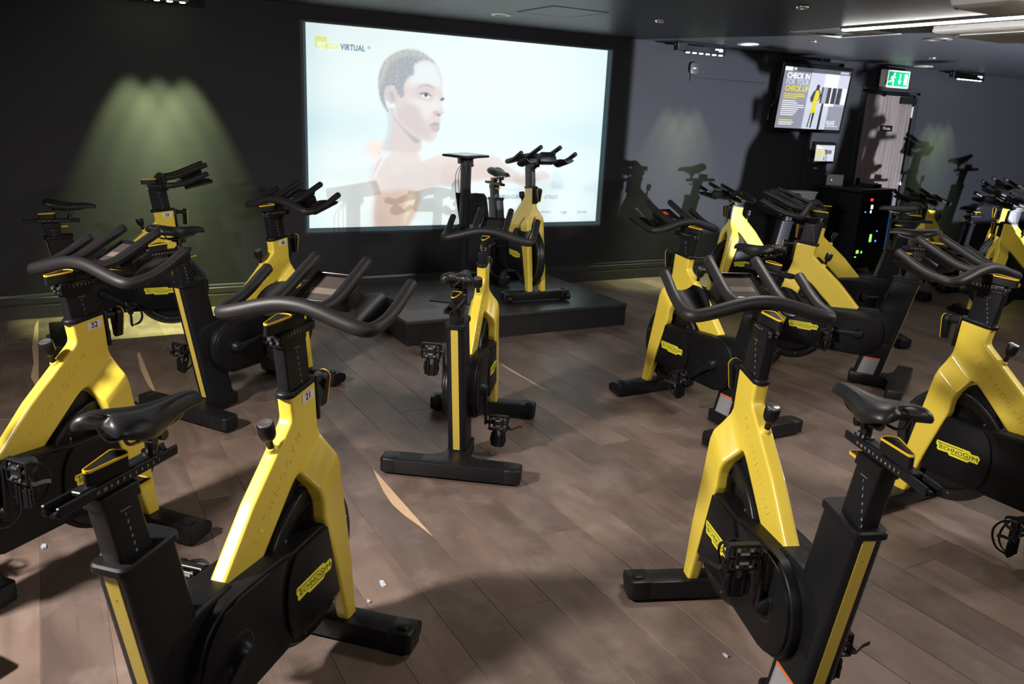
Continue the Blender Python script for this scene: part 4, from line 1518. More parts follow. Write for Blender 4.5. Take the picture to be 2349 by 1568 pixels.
cycle(6.097, 4.328, 149.7, 0.625, 1.083, -0.110, 1.040, 176, 'indoor cycle in front of the equipment rack, half hidden by the side-on one', console='display')
cycle(6.587, 6.006, 178.7, 0.596, 1.018, -0.100, 0.950, 40, 'indoor cycle facing left beside the grey wall, both fork legs in view', console='display')
cycle(8.798, 5.475, 178.3, 0.613, 1.027, -0.128, 0.879, 70, 'indoor cycle facing left just in front of the door', console='display')
cycle(8.407, 4.136, 153.3, 0.562, 1.109, -0.100, 0.950, 10, 'indoor cycle at the far right with a bright patch of light on its neck', console='display')
cycle(10.045, 5.273, 166.4, 0.479, 1.133, -0.100, 0.950, 50, 'farthest indoor cycle at the right edge, behind the brightly lit one', console='display')
cycle(8.05, 2.94, 139.7, 0.59, 1.12, -0.100, 0.950, 60, 'indoor cycle standing between the brightly lit one and the one cut by the right edge', console='display')
# a bike of the next row, just outside the frame: its shadow falls on the wall beside the wall screen


# ------------------------------------------------------------------ tablet stand on the stage
st_ = thing(empty('tablet_stand', (2.90, 5.98, SH + 0.001)), 'black floor stand holding a flat tablet in front of the projected picture', 'stand')
bm = BM()
prism(bm, [(-0.27, 0.05), (0.10, -0.27), (0.27, -0.05), (-0.10, 0.24)], 0.0, 0.008, plane='xy')
bevel(bm, 0.002, 1)
obj('base_plate', mesh(bm, 'base_plate', M['black_metal']), st_)
bm = BM()
loft(bm, [[(px_, py_, z) for px_, py_ in rrect(0, 0, 0.070, 0.052, 0.008, 3)] for z in (0.008, 1.15)])
for s in (-1, 1):
    box(bm, s * 0.030, -0.030, 0.565, 0.008, 0.008, 1.11)
obj('pole', mesh(bm, 'pole', M['black_metal'], 40), st_)
bm = BM()
box(bm, 0.045, 0, 1.115, 0.020, 0.05, 0.075)
box(bm, -0.050, 0, 1.125, 0.022, 0.05, 0.05)
box(bm, 0.0, 0, 1.146, 0.12, 0.10, 0.010)
cyl(bm, (0.045, -0.03, 1.09), (0.045, 0.03, 1.09), 0.012)
bevel(bm, 0.002, 1, 40)
obj('tilt_bracket', mesh(bm, 'tilt_bracket', M['black_metal']), st_)
rotz = Euler((R(2), R(-1), R(28)), 'XYZ').to_matrix()
bm = BM()
box(bm, 0, 0, 1.162, 0.315, 0.235, 0.018, None)
for v in bm.verts:
    v.co = rotz @ (v.co - Vector((0, 0, 1.162))) + Vector((0, 0, 1.162))
bevel(bm, 0.006, 2)
th = obj('tablet_housing', mesh(bm, 'tablet_housing', M['black_metal']), st_)
bm = BM()
box(bm, 0, 0, 1.1718, 0.22, 0.155, 0.0016)
for v in bm.verts:
    v.co = rotz @ (v.co - Vector((0, 0, 1.162))) + Vector((0, 0, 1.162))
obj('tablet_glass', mesh(bm, 'tablet_glass', mat('tablet_glass', (0.05, 0.055, 0.06), 0.05), smooth=False), th)
for kk, (dx, zz) in enumerate(((-0.085, 0.82), (-0.06, 0.86), (-0.03, 0.80), (0.02, 0.84))):
    bm = BM()
    tube(bm, [(-0.045, -0.035, 1.11), (dx - 0.02, -0.045, 1.02), (dx - 0.01, -0.040, zz + 0.03), (dx + 0.03, -0.036, zz), (0.012 + 0.006 * kk, -0.036, zz + 0.06), (0.010 + 0.006 * kk, -0.034, 1.12)], 0.0026, 6, n=5)
    obj('cable', mesh(bm, 'cable', M['strap']), st_)
# the black notes rest clipped to the pole
mr = obj('document_rest', None, st_)
for s in (-1, 1):
    bm = BM()
    prism(bm, [(0.040, 0.860), (0.120, 0.866), (0.200, 0.861), (0.225, 0.830), (0.262, 0.615), (0.040, 0.612)] if s > 0 else
          [(-0.006, 0.864), (-0.052, 0.872), (-0.056, 0.862), (-0.015, 0.640), (0.0, 0.630)], 0.050, 0.062)
    for q in range(5):
        box(bm, 0.15 if s > 0 else -0.022, 0.047, 0.68 + 0.04 * q, 0.06 if s > 0 else 0.016, 0.008, 0.006)
    bevel(bm, 0.003, 1)
    obj('rest_panel', mesh(bm, 'rest_panel', M['black_plastic']), mr)

# ------------------------------------------------------------------ wall and ceiling fixtures
def wash_light(x, label):
    r = thing(empty('wash_light', (x, WY - 0.25, CEIL)), label, 'stage light', 'colour wash bars along the wall')
    bm_ = BM()
    box(bm_, 0, 0.0, -0.012, 0.62, 0.05, 0.018)
    for s in (-1, 1):
        box(bm_, s * 0.29, 0, -0.045, 0.012, 0.045, 0.075)
    bevel(bm_, 0.002, 1)
    obj('bracket', mesh(bm_, 'bracket', M['black_metal']), r)
    bm_ = BM()
    box(bm_, 0.03, 0.0, -0.065, 0.52, 0.062, 0.066)
    box(bm_, -0.29, 0.0, -0.05, 0.12, 0.07, 0.075)
    cyl(bm_, (-0.35, 0, -0.035), (-0.375, 0, -0.035), 0.012)
    bevel(bm_, 0.003, 1, 40)
    b_ = obj('lamp_body', mesh(bm_, 'lamp_body', M['steel']), r)
    bm_ = BM()
    box(bm_, 0.22, -0.0315, -0.055, 0.055, 0.001, 0.030)
    box(bm_, 0.165, -0.0315, -0.050, 0.045, 0.001, 0.016)
    obj('rating_label', mesh(bm_, 'rating_label', M['white_paint']), b_)
    for k in range(6):
        bm_ = BM()
        cyl(bm_, (-0.19 + 0.088 * k, 0.0, -0.096), (-0.19 + 0.088 * k, 0.0, -0.104), 0.022, 0.018, 14)
        obj('lens', mesh(bm_, 'lens', M['led']), r)
    return r


wash_light(0.745, 'black wash light bar at the ceiling, above the green lit wall')
wash_light(6.00, 'black wash light bar at the ceiling, left of the wall screen')
wash_light(10.45, 'black wash light bar at the ceiling, right of the door')
for x, e, c in ((0.82, 1150, (0.84, 1.0, 0.42)), (6.02, 420, (0.86, 1.0, 0.55)), (10.40, 380, (0.74, 1.0, 0.45))):
    for dx in (-0.18, 0.0, 0.18):
        light('SPOT', 'wash_beam', (x + dx, WY - 0.24, CEIL - 0.115), (x + dx * 1.2, WY - 0.16, 0.3), e / 3, c, spot_size=R(46), spot_blend=0.55, shadow_soft_size=0.02)

# grey access point and cable run
ap = thing(empty('access_point', (6.11, WY, 2.232)), 'small rounded dark grey box on the wall, left of the wall screen', 'access point')
bm = BM()
prism(bm, rrect(0, 0, 0.115, 0.115, 0.032, 5), -0.034, 0.0)
bevel(bm, 0.006, 2, 60)
obj('case', mesh(bm, 'case', mat('access_point_case', (0.045, 0.047, 0.050), 0.4)), ap)
bm = BM()
for k, dx in enumerate((-0.014, 0.0, 0.014)):
    box(bm, dx, -0.0345, 0.0, 0.012, 0.001, 0.012)
me = mesh(bm, 'status_lights', [mat('light_white', (0.6, 0.7, 0.8), 0.4, emit=(0.6, 0.8, 1), estr=1.2), mat('light_green', (0.1, 0.6, 0.2), 0.4, emit=(0.1, 0.8, 0.3), estr=1.0), mat('light_red', (0.6, 0.1, 0.1), 0.4, emit=(0.9, 0.2, 0.15), estr=1.0)])
for i, p in enumerate(me.polygons):
    p.material_index = i // 6
obj('status_lights', me, ap)
tr = thing(empty('cable_trunking', (6.11, WY, 2.14)), 'thin dark cable trunking running along the wall to the wall screen', 'trunking')
bm = BM()
box(bm, -0.018, -0.006, 0.0, 0.018, 0.014, 0.075)
box(bm, 0.52, -0.006, -0.004, 1.10, 0.012, 0.010)
bevel(bm, 0.001, 1)
obj('trunk', mesh(bm, 'trunk', M['door_dark']), tr)

# wall screen
def flat(name, parent, pts, m_, y):
    bm_ = BM()
    prism(bm_, pts, y - 0.0006, y)
    return obj(name, mesh(bm_, name, m_, smooth=False), parent)


def scr(name, rgb, k=1.0):
    c = tuple(float(v) for v in lin(rgb))
    return mat(name, (0.02, 0.02, 0.02), 0.25, emit=c, estr=k)


TVM = dict(white=scr('screen_white', (250, 252, 255), 1.15), grey=scr('screen_grey', (150, 152, 168)), lt=scr('screen_light', (214, 220, 238)), mid=scr('screen_mid', (176, 180, 198)),
           dark=scr('screen_dark', (48, 50, 58)), yel=scr('screen_yellow', (236, 222, 48)), slate=scr('screen_slate', (84, 92, 102)), red=scr('screen_red', (220, 70, 40)), cream=scr('screen_cream', (214, 218, 206)))


def poster(parent, W_, H_, y, detail):
    """the health-club slide, W_ x H_, lower left corner at the local origin."""
    def q(name, x0_, z0_, x1_, z1_, m_, d):
        return flat(name, parent, [(x0_ * W_, z0_ * H_), (x1_ * W_, z0_ * H_), (x1_ * W_, z1_ * H_), (x0_ * W_, z1_ * H_)], TVM[m_], y - 0.0008 * d)
    q('slide_background', 0, 0, 1, 1, 'mid', 0)
    q('slide_panel', 0.0, 0, 0.40, 0.93, 'grey', 1)
    q('slide_panel', 0.40, 0, 0.62, 0.93, 'lt', 1)
    q('slide_panel', 0.62, 0.40, 0.83, 0.93, 'white', 1)
    q('slide_panel', 0.83, 0.63, 1.0, 0.93, 'lt', 1)
    q('slide_panel', 0.62, 0.0, 0.84, 0.40, 'lt', 1)
    q('slide_panel', 0.76, 0.0, 1.0, 0.40, 'grey', 2)
    q('title_strip', 0.0, 0.93, 1.0, 1.0, 'slate', 1)
    q('slide_tag', 0.0, 0.935, 0.11, 0.995, 'white', 2)
    q('slide_tag', 0.125, 0.945, 0.17, 0.99, 'lt', 2)
    for k in range(6):
        q('slide_tag', 0.84 + 0.026 * k, 0.945, 0.86 + 0.026 * k, 0.985, 'red' if k == 5 else 'lt', 2)
    for k in range(5):
        q('poster_card', 0.60 + 0.083 * k, 0.44, 0.665 + 0.083 * k, 0.71, 'dark' if k != 4 else 'white', 2)
    q('kiosk_head', 0.625, 0.44, 0.69, 0.715, 'mid', 3)
    q('kiosk_post', 0.635, 0.0, 0.672, 0.44, 'dark', 3)
    fig = [(0.515, 0.74), (0.545, 0.75), (0.56, 0.72), (0.555, 0.67), (0.575, 0.64), (0.60, 0.58), (0.59, 0.50), (0.56, 0.47), (0.555, 0.30), (0.54, 0.02), (0.520, 0.02), (0.522, 0.28), (0.505, 0.28), (0.490, 0.03), (0.472, 0.03), (0.495, 0.32), (0.49, 0.47), (0.465, 0.44), (0.445, 0.52), (0.475, 0.62), (0.505, 0.66)]
    flat('figure', parent, [(a * W_, b_ * H_) for a, b_ in fig], TVM['dark'], y - 0.0040)
    flat('figure_dress', parent, [(a * W_, b_ * H_) for a, b_ in ((0.515, 0.645), (0.548, 0.655), (0.575, 0.60), (0.575, 0.50), (0.556, 0.47), (0.562, 0.28), (0.478, 0.27), (0.495, 0.46), (0.503, 0.56))], TVM['yel'], y - 0.0048)

    def tx_(s_, size, x, z, m_, bold=0.0, wid=1.0):
        obj('slide_lettering', text_mesh(s_, size * H_, TVM[m_], 0.0001, bold * H_, 'LEFT', wid), parent, (x * W_, y - 0.0036, z * H_), (R(90), 0, 0))
    tx_('CHECK IN', 0.125, 0.045, 0.855, 'white', 0.004, 0.94)
    tx_('FOR YOUR', 0.125, 0.045, 0.755, 'lt', 0.003, 0.88)
    tx_('CHECK UP', 0.125, 0.045, 0.650, 'yel', 0.004, 0.92)
    for k in range(3):
        q('text_line', 0.045, 0.555 - 0.032 * k, (0.35, 0.36, 0.24)[k], 0.572 - 0.032 * k, 'yel', 2)
    for k in range(8):
        q('text_line', 0.045, 0.445 - 0.033 * k, (0.23, 0.27, 0.37, 0.38, 0.30, 0.28, 0.27, 0.24)[k], 0.457 - 0.033 * k, 'white', 2)
    q('text_line', 0.045, 0.125, 0.235, 0.143, 'yel', 2)
    q('text_line', 0.045, 0.092, 0.26, 0.104, 'white', 2)
    q('text_line', 0.045, 0.060, 0.24, 0.072, 'white', 2)
    tx_('VILLAGE', 0.10, 0.768, 0.118, 'white', 0.001, 0.58)
    q('text_line', 0.775, 0.055, 0.955, 0.068, 'white', 2)


tv = thing(empty('wall_screen', (7.285, WY - 0.115, 1.668)), 'large flat wall screen showing a check in slide, mounted left of the door', 'television')
tv.rotation_euler = (R(5), 0, 0)
TW, TH = 1.065, 0.665
bm = BM()
box(bm, TW / 2, 0.022, TH / 2, TW + 0.075, 0.045, TH + 0.085)
bevel(bm, 0.008, 2)
b_ = obj('screen_bezel', mesh(bm, 'screen_bezel', M['gloss_black']), tv)
bm = BM()
prism(bm, [(TW * 0.46, -0.035), (TW * 0.54, -0.035), (TW * 0.52, -0.02), (TW * 0.48, -0.02)], -0.004, 0.0)
obj('maker_badge', mesh(bm, 'maker_badge', M['steel']), b_)
poster(obj('slide', None, tv), TW, TH, -0.0012, True)
bm = BM()
box(bm, TW * 0.42, 0.035, TH + 0.065, TW * 0.78, 0.03, 0.035)
box(bm, TW * 0.56, 0.05, TH + 0.10, 0.022, 0.012, 0.09)
box(bm, TW * 0.5, 0.075, TH * 0.5, 0.5, 0.06, 0.35)
obj('wall_mount', mesh(bm, 'wall_mount', M['black_metal']), tv)
bm = BM()
tube(bm, [(-0.02, 0.03, 0.30), (-0.085, 0.03, 0.22), (-0.10, 0.03, 0.12), (-0.075, 0.03, 0.04), (-0.01, 0.05, 0.02)], 0.006, 8, n=5)
obj('loose_cable', mesh(bm, 'loose_cable', M['gloss_black']), tv)
ct = thing(empty('control_screen', (8.085, WY - 0.055, 1.300)), 'small square touch screen on the wall under the large wall screen', 'monitor')
bm = BM()
box(bm, 0.155, 0.016, 0.095, 0.385, 0.03, 0.245)
bevel(bm, 0.006, 2)
obj('screen_bezel', mesh(bm, 'screen_bezel', M['gloss_black']), ct)
sl = obj('slide', None, ct)
W_, H_ = 0.325, 0.187
ox = -0.008
for x0_, z0_, x1_, z1_, m_, d in ((0, 0, 1, 1, 'cream', 0), (0.35, 0, 0.98, 0.95, 'lt', 1), (0.0, 0.94, 0.18, 1, 'white', 2), (0.05, 0.80, 0.35, 0.88, 'white', 2), (0.05, 0.66, 0.34, 0.74, 'yel', 2), (0.05, 0.52, 0.36, 0.60, 'yel', 2),
                                  (0.52, 0.42, 0.60, 0.72, 'dark', 2), (0.62, 0.46, 0.68, 0.70, 'dark', 2), (0.70, 0.46, 0.76, 0.70, 'dark', 2), (0.78, 0.46, 0.84, 0.70, 'dark', 2), (0.455, 0.28, 0.52, 0.62, 'yel', 3), (0.46, 0.05, 0.50, 0.28, 'dark', 3), (0.465, 0.62, 0.51, 0.72, 'dark', 3), (0.58, 0.0, 0.61, 0.42, 'dark', 3), (0.05, 0.08, 0.2, 0.12, 'yel', 2)):
    flat('slide_shape', sl, [(ox + x0_ * W_, z0_ * H_), (ox + x1_ * W_, z0_ * H_), (ox + x1_ * W_, z1_ * H_), (ox + x0_ * W_, z1_ * H_)], TVM[m_], -0.0012 - 0.0008 * d)
bm = BM()
box(bm, 0.155, 0.040, 0.095, 0.12, 0.03, 0.12)
box(bm, 0.08, 0.048, 0.26, 0.008, 0.008, 0.12)
obj('wall_mount', mesh(bm, 'wall_mount', M['black_metal']), ct)

# emergency exit sign
ex = thing(empty('exit_sign', (9.27, WY - 0.10, 2.305)), 'green and white running man exit sign above the door', 'exit sign')
gr = mat('exit_green', (0.0, 0.30, 0.13), 0.4, emit=tuple(float(v) for v in lin((20, 168, 108))), estr=0.8)
ew = mat('exit_white', (0.8, 0.85, 0.82), 0.4, emit=(0.82, 0.95, 0.90), estr=0.85)
bm = BM()
box(bm, 0, 0.03, 0, 0.47, 0.06, 0.205)
bevel(bm, 0.006, 2)
obj('housing', mesh(bm, 'housing', M['white_paint']), ex)
flat('lit_panel', ex, [(-0.172, -0.098), (0.232, -0.098), (0.232, 0.098), (-0.172, 0.098)], ew, -0.001)
gp = flat('green_field', ex, [(-0.158, -0.085), (0.218, -0.085), (0.218, 0.085), (-0.158, 0.085)], gr, -0.002)
bm = BM()
box(bm, 0.165, -0.0035, 0.0, 0.055, 0.001, 0.125)
box(bm, 0.055, -0.0035, 0.022, 0.014, 0.001, 0.080)
prism(bm, [(0.022, -0.018), (0.088, -0.018), (0.055, -0.062)], -0.004, -0.003)
lathe(bm, [(0.0, -0.003), (0.0145, -0.003), (0.0145, -0.004), (0.0, -0.004)], (-0.052, 0, 0.058), (0, 1, 0), 16)
prism(bm, [(-0.062, 0.042), (-0.098, 0.030), (-0.120, 0.004), (-0.112, -0.002), (-0.092, 0.020), (-0.084, 0.020), (-0.100, -0.018), (-0.132, -0.024), (-0.150, -0.034), (-0.146, -0.044), (-0.098, -0.034), (-0.080, -0.010),
           (-0.070, -0.030), (-0.072, -0.072), (-0.056, -0.072), (-0.052, -0.024), (-0.062, 0.006), (-0.056, 0.018), (-0.036, 0.012), (-0.030, 0.020), (-0.052, 0.036)], -0.004, -0.003)
obj('running_man', mesh(bm, 'running_man', ew, smooth=False), gp)
bm = BM()
box(bm, -0.198, -0.001, -0.045, 0.030, 0.003, 0.055)
obj('status_window', mesh(bm, 'status_window', mat('status_grey', (0.25, 0.26, 0.25), 0.4)), ex)

# equipment rack with a smoked glass door, a laptop and a box on its top
RX, RY, RA = 8.22, 6.47, R(8)
rk = thing(empty('equipment_rack', (RX, RY, 0), RA), 'black equipment rack with a smoked glass door, standing before the door', 'rack')
RW, RD, RH = 0.66, 0.58, 0.90
bm = BM()
for x in (0.012, RW - 0.012):
    box(bm, x, RD / 2, 0.09 + RH / 2, 0.024, RD, RH)
box(bm, RW / 2, RD - 0.01, 0.09 + RH / 2, RW, 0.02, RH)
box(bm, RW / 2, RD / 2, 0.10, RW, RD, 0.02)
box(bm, RW / 2, RD / 2, 0.09 + RH - 0.01, RW, RD, 0.02)
bevel(bm, 0.003, 1)
obj('cabinet', mesh(bm, 'cabinet', M['black_plastic']), rk)
bm = BM()
box(bm, RW / 2 - 0.02, RD / 2 - 0.01, 0.09 + RH + 0.018, RW + 0.10, RD + 0.06, 0.034)
bevel(bm, 0.010, 3)
obj('rack_top', mesh(bm, 'rack_top', M['black_metal']), rk)
bm = BM()
box(bm, RW / 2, -0.012, 0.09 + RH / 2, RW - 0.02, 0.008, RH - 0.03)
dg_ = mat('rack_glass', (0.03, 0.03, 0.035), 0.05)
dg_.node_tree.nodes['Principled BSDF'].inputs['Transmission Weight'].default_value = 0.85
gd = obj('glass_door', mesh(bm, 'glass_door', dg_), rk)
bm = BM()
box(bm, RW - 0.008, -0.014, 0.09 + RH / 2, 0.010, 0.012, RH - 0.03)
obj('blue_edge', mesh(bm, 'blue_edge', mat('blue_trim', (0.01, 0.09, 0.32), 0.3, emit=(0.0, 0.12, 0.5), estr=0.5)), gd)
bm = BM()
box(bm, 0.34, -0.006, 0.09 + RH / 2, 0.085, 0.012, RH - 0.03)
obj('centre_rail', mesh(bm, 'centre_rail', M['black_metal']), rk)
for k in range(6):
    bm = BM()
    box(bm, RW / 2, 0.16, 0.17 + 0.13 * k, RW - 0.07, 0.28, 0.085)
    bevel(bm, 0.003, 1)
    obj('rack_unit', mesh(bm, 'rack_unit', M['black_metal']), rk)
LM = dict(red=mat('lamp_red', (0.8, 0.02, 0.02), 0.4, emit=(1, 0.03, 0.05), estr=2), white=mat('lamp_white', (0.8, 0.8, 0.8), 0.4, emit=(0.8, 0.9, 0.9), estr=2), blue=mat('lamp_blue', (0.05, 0.2, 0.9), 0.4, emit=(0.05, 0.3, 1), estr=2.5), green=mat('lamp_green', (0.2, 0.8, 0.1), 0.4, emit=(0.3, 1, 0.12), estr=1.6))
for x, z, w, h_, c in ((0.20, 0.905, 0.05, 0.026, 'red'), (0.225, 0.82, 0.035, 0.045, 'white'), (0.10, 0.765, 0.016, 0.016, 'blue'), (0.215, 0.765, 0.02, 0.03, 'white'), (0.06, 0.30, 0.045, 0.036, 'green'), (0.15, 0.29, 0.02, 0.025, 'green'), (0.30, 0.45, 0.04, 0.09, 'green'), (0.42, 0.53, 0.016, 0.016, 'blue'), (0.42, 0.41, 0.020, 0.020, 'blue'), (0.03, 0.24, 0.03, 0.012, 'green')):
    bm = BM()
    box(bm, x, -0.019, z, w, 0.004, h_)
    obj('indicator_lamp', mesh(bm, 'indicator_lamp', LM[c]), rk)
bm = BM()
for x in (0.06, RW - 0.06):
    for y in (0.06, RD - 0.06):
        cyl(bm, (x - 0.012, y, 0.045), (x + 0.012, y, 0.045), 0.0448, seg=18)
        box(bm, x, y, 0.085, 0.03, 0.03, 0.02)
obj('castor', mesh(bm, 'castor', M['black_plastic']), rk)
cr_, sr_ = math.cos(RA), math.sin(RA)


def on_rack(x, y, z=0.09 + RH + 0.035):
    return (RX + cr_ * x - sr_ * y, RY + sr_ * x + cr_ * y, z)


ZT = 0.09 + RH + 0.035
lp_ = thing(empty('laptop', on_rack(0.03, 0.50), R(-50)), 'open silver laptop on the equipment rack', 'laptop')
lp_.scale = (0.62, 0.62, 0.62)
bm = BM()
box(bm, 0.15, 0.10, 0.009, 0.30, 0.21, 0.016)
bevel(bm, 0.003, 1)
obj('keyboard_half', mesh(bm, 'keyboard_half', M['steel']), lp_)
bm = BM()
box(bm, 0.15, 0.0, 0.115, 0.30, 0.008, 0.20, Euler((R(-8), 0, 0)).to_matrix())
bevel(bm, 0.002, 1)
ld = obj('lid', mesh(bm, 'lid', mat('laptop_lid', (0.17, 0.16, 0.16), 0.4)), lp_)
bm = BM()
lathe(bm, [(0.0, 0.0), (0.011, 0.0), (0.011, 0.002), (0.0, 0.002)], (0.09, -0.004, 0.11), (0, -1, 0), 16)
obj('lid_emblem', mesh(bm, 'lid_emblem', TVM['white']), ld)
bk = thing(empty('black_mixer', on_rack(0.38, 0.10), RA), 'small black desk mixer beside the laptop on the rack', 'mixer')
bm = BM()
box(bm, 0.10, 0.08, 0.022, 0.20, 0.16, 0.044)
bevel(bm, 0.005, 1)
obj('case', mesh(bm, 'case', M['black_plastic']), bk)
bm = BM()
for k in range(8):
    cyl(bm, (0.025 + 0.0215 * k, 0.05, 0.044), (0.025 + 0.0215 * k, 0.05, 0.056), 0.006, seg=10)
    cyl(bm, (0.025 + 0.0215 * k, 0.10, 0.044), (0.025 + 0.0215 * k, 0.10, 0.054), 0.005, seg=10)
obj('mixer_knobs', mesh(bm, 'mixer_knobs', mat('blue_knob', (0.03, 0.10, 0.30), 0.4)), bk)
# side cabinet left of the rack and the clear tub on it
sc = thing(empty('side_cabinet', (7.46, 6.72, 0)), 'plain black cabinet against the wall, left of the equipment rack', 'cabinet')
bm = BM()
box(bm, 0.33, 0.21, 0.43, 0.66, 0.42, 0.84)
bevel(bm, 0.004, 1)
obj('carcass', mesh(bm, 'carcass', M['black_plastic']), sc)
for k in range(2):
    bm = BM()
    box(bm, 0.17 + 0.325 * k, -0.009, 0.43, 0.315, 0.016, 0.80)
    bevel(bm, 0.003, 1)
    d_ = obj('cabinet_door', mesh(bm, 'cabinet_door', M['black_plastic']), sc)
    bm = BM()
    box(bm, 0.30 + 0.06 * k, -0.024, 0.62, 0.012, 0.014, 0.12)
    obj('cabinet_handle', mesh(bm, 'cabinet_handle', M['steel']), d_)
tub = thing(empty('clear_tub', (7.50, 6.80, 0.85)), 'pale translucent storage tub on the black cabinet', 'storage tub')
tm = mat('frosted_plastic', (0.80, 0.88, 0.90), 0.4)
tm.node_tree.nodes['Principled BSDF'].inputs['Transmission Weight'].default_value = 0.12
bm = BM()
loft(bm, [[(x, y, z) for x, y in rrect(0.20, 0.13, w, h_, 0.03, 4)] for z, w, h_ in ((0.0, 0.34, 0.20), (0.10, 0.38, 0.24), (0.094, 0.37, 0.23), (0.006, 0.33, 0.19))])
obj('tub_body', mesh(bm, 'tub_body', tm), tub)
bm = BM()
loft(bm, [[(x, y, z) for x, y in rrect(0.20, 0.13, w, h_, 0.03, 4)] for z, w, h_ in ((0.098, 0.39, 0.25), (0.106, 0.40, 0.26), (0.112, 0.38, 0.24))])
obj('tub_lid', mesh(bm, 'tub_lid', tm), tub)

# ceiling fittings
def downlight(x, y, lit, r, label, group, ring=None):
    d_ = thing(empty('downlight', (x, y, CEIL)), label, 'ceiling light', group)
    bm_ = BM()
    lathe(bm_, [(r * 0.60, -0.002), (r * 0.64, -0.010), (r * 0.97, -0.008), (r, -0.003), (r, 0.002), (r * 0.60, 0.002)], (0, 0, 0), (0, 0, 1), 40)
    obj('trim_ring', mesh(bm_, 'trim_ring', ring or M['white_paint'], 40), d_)
    bm_ = BM()
    lathe(bm_, [(0.0, -0.004), (r * 0.62, -0.004), (r * 0.62, 0.0), (0.0, 0.0)], (0, 0, 0), (0, 0, 1), 32)
    obj('diffuser', mesh(bm_, 'diffuser', lit), d_)


off_ = mat('lamp_off', (0.35, 0.36, 0.37), 0.3)
on_ = mat('lamp_on', (0.9, 0.9, 0.9), 0.3, emit=(0.85, 0.95, 1.0), estr=2.2)
downlight(3.373, 6.384, off_, 0.085, 'round white downlight in the ceiling above the projected picture', 'large downlights')
downlight(6.272, 6.553, on_, 0.105, 'round bright downlight in the ceiling near the wall, left of the wall screen', 'large downlights')
downlight(9.442, 6.849, off_, 0.110, 'round downlight in the ceiling in front of the exit sign', 'large downlights')
downlight(6.745, 4.80, mat('lamp_in_shade', (0.05, 0.05, 0.05), 0.4), 0.115, 'round downlight in the ceiling between the air grille and the ceiling cassette', 'large downlights', mat('ring_in_shade', (0.10, 0.085, 0.08), 0.5))  # ring and lamp coloured dark to hold the shade they sit in


def spotlet(x, y, label):
    d_ = thing(empty('spotlight', (x, y, CEIL)), label, 'ceiling light', 'small chrome ceiling spots')
    bm_ = BM()
    lathe(bm_, [(0.0, -0.006), (0.022, -0.010), (0.028, -0.016), (0.036, -0.012), (0.040, -0.003), (0.040, 0.002), (0.0, 0.002)], (0, 0, 0), (0, 0, 1), 28)
    obj('chrome_ring', mesh(bm_, 'chrome_ring', M['chrome'], 40), d_)
    bm_ = BM()
    lathe(bm_, [(0.0, -0.0120), (0.013, -0.0125), (0.015, -0.009), (0.0, -0.008)], (0, 0, 0), (0, 0, 1), 16)
    obj('small_lamp', mesh(bm_, 'small_lamp', on_), d_)


spotlet(4.437, 5.655, 'small chrome ceiling spot right of the ceiling hatch')
spotlet(4.515, 4.253, 'small chrome ceiling spot left of the linear light, at the top edge')
spotlet(6.383, 5.820, 'small chrome ceiling spot between the air grille and the bright downlight')
spotlet(8.423, 6.012, 'small chrome ceiling spot farthest right, towards the door')

# square four-way air grille
ag = thing(empty('air_grille', (5.93, 5.085, CEIL)), 'square white louvred air grille in the ceiling', 'air vent')
for k in range(5):
    a = 0.31 - 0.052 * k
    bm = BM()
    for rz_ in range(4):
        mrot = Euler((0, 0, R(90 * rz_))).to_matrix()
        w = 0.030 if k else 0.036
        vs = [(-a, -a, -0.003), (a, -a, -0.003), (a - w, -a + w, -0.008 if k else -0.005), (-a + w, -a + w, -0.008 if k else -0.005)]
        lo = [bm.verts.new(mrot @ Vector(v)) for v in vs]
        hi = [bm.verts.new(mrot @ (Vector(v) + Vector((0, 0, 0.002)))) for v in vs]
        bm.faces.new(lo[::-1])
        bm.faces.new(hi)
        for i in range(4):
            j = (i + 1) % 4
            bm.faces.new((lo[i], lo[j], hi[j], hi[i]))
    obj('louvre', mesh(bm, 'louvre', M['white_paint'], smooth=False), ag)
slab('grille_core', -0.05, 0.05, -0.05, 0.05, -0.012, -0.004, M['white_paint'], ag)
slab('grille_void', -0.30, 0.30, -0.30, 0.30, -0.0015, 0.0005, M['ink'], ag)

# suspended linear light
ll = thing(empty('linear_light', (5.60, 2.6, CEIL)), 'long thin bright linear light hung under the ceiling', 'ceiling light')
bm = BM()
box(bm, 0, 0, -0.009, 0.060, 4.46, 0.018)
bevel(bm, 0.002, 1)
obj('light_channel', mesh(bm, 'light_channel', mat('channel_grey', (0.12, 0.12, 0.125), 0.4)), ll)
bm = BM()
box(bm, 0.004, 0, -0.024, 0.044, 4.44, 0.012)
bevel(bm, 0.003, 2)
obj('diffuser', mesh(bm, 'diffuser', M['tube_light']), ll)

# ceiling cassette
cs = thing(empty('ceiling_cassette', (6.40, 3.80, CEIL)), 'white square air conditioning cassette beside the linear light', 'air conditioner')
bm = BM()
loft(bm, [[(x, y, z) for x, y in rrect(0, 0, w, w, 0.02, 3)] for z, w in ((0.0, 0.95), (-0.036, 0.96), (-0.050, 0.93), (-0.058, 0.80))])
obj('fascia', mesh(bm, 'fascia', M['white_paint'], 40), cs)
for k in range(4):
    bm = BM()
    mrot = Euler((R(12), 0, 0)).to_matrix()
    box(bm, 0, -0.365, -0.058, 0.60, 0.055, 0.006, mrot)
    o = obj('air_flap', mesh(bm, 'air_flap', M['white_paint']), cs, (0, 0, 0), (0, 0, R(90 * k)))
bm = BM()
box(bm, 0, 0, -0.058, 0.52, 0.52, 0.008)
for k in range(9):
    box(bm, 0, -0.20 + 0.05 * k, -0.063, 0.46, 0.006, 0.004)
bevel(bm, 0.001, 1)
obj('intake_grid', mesh(bm, 'intake_grid', M['white_paint']), cs)

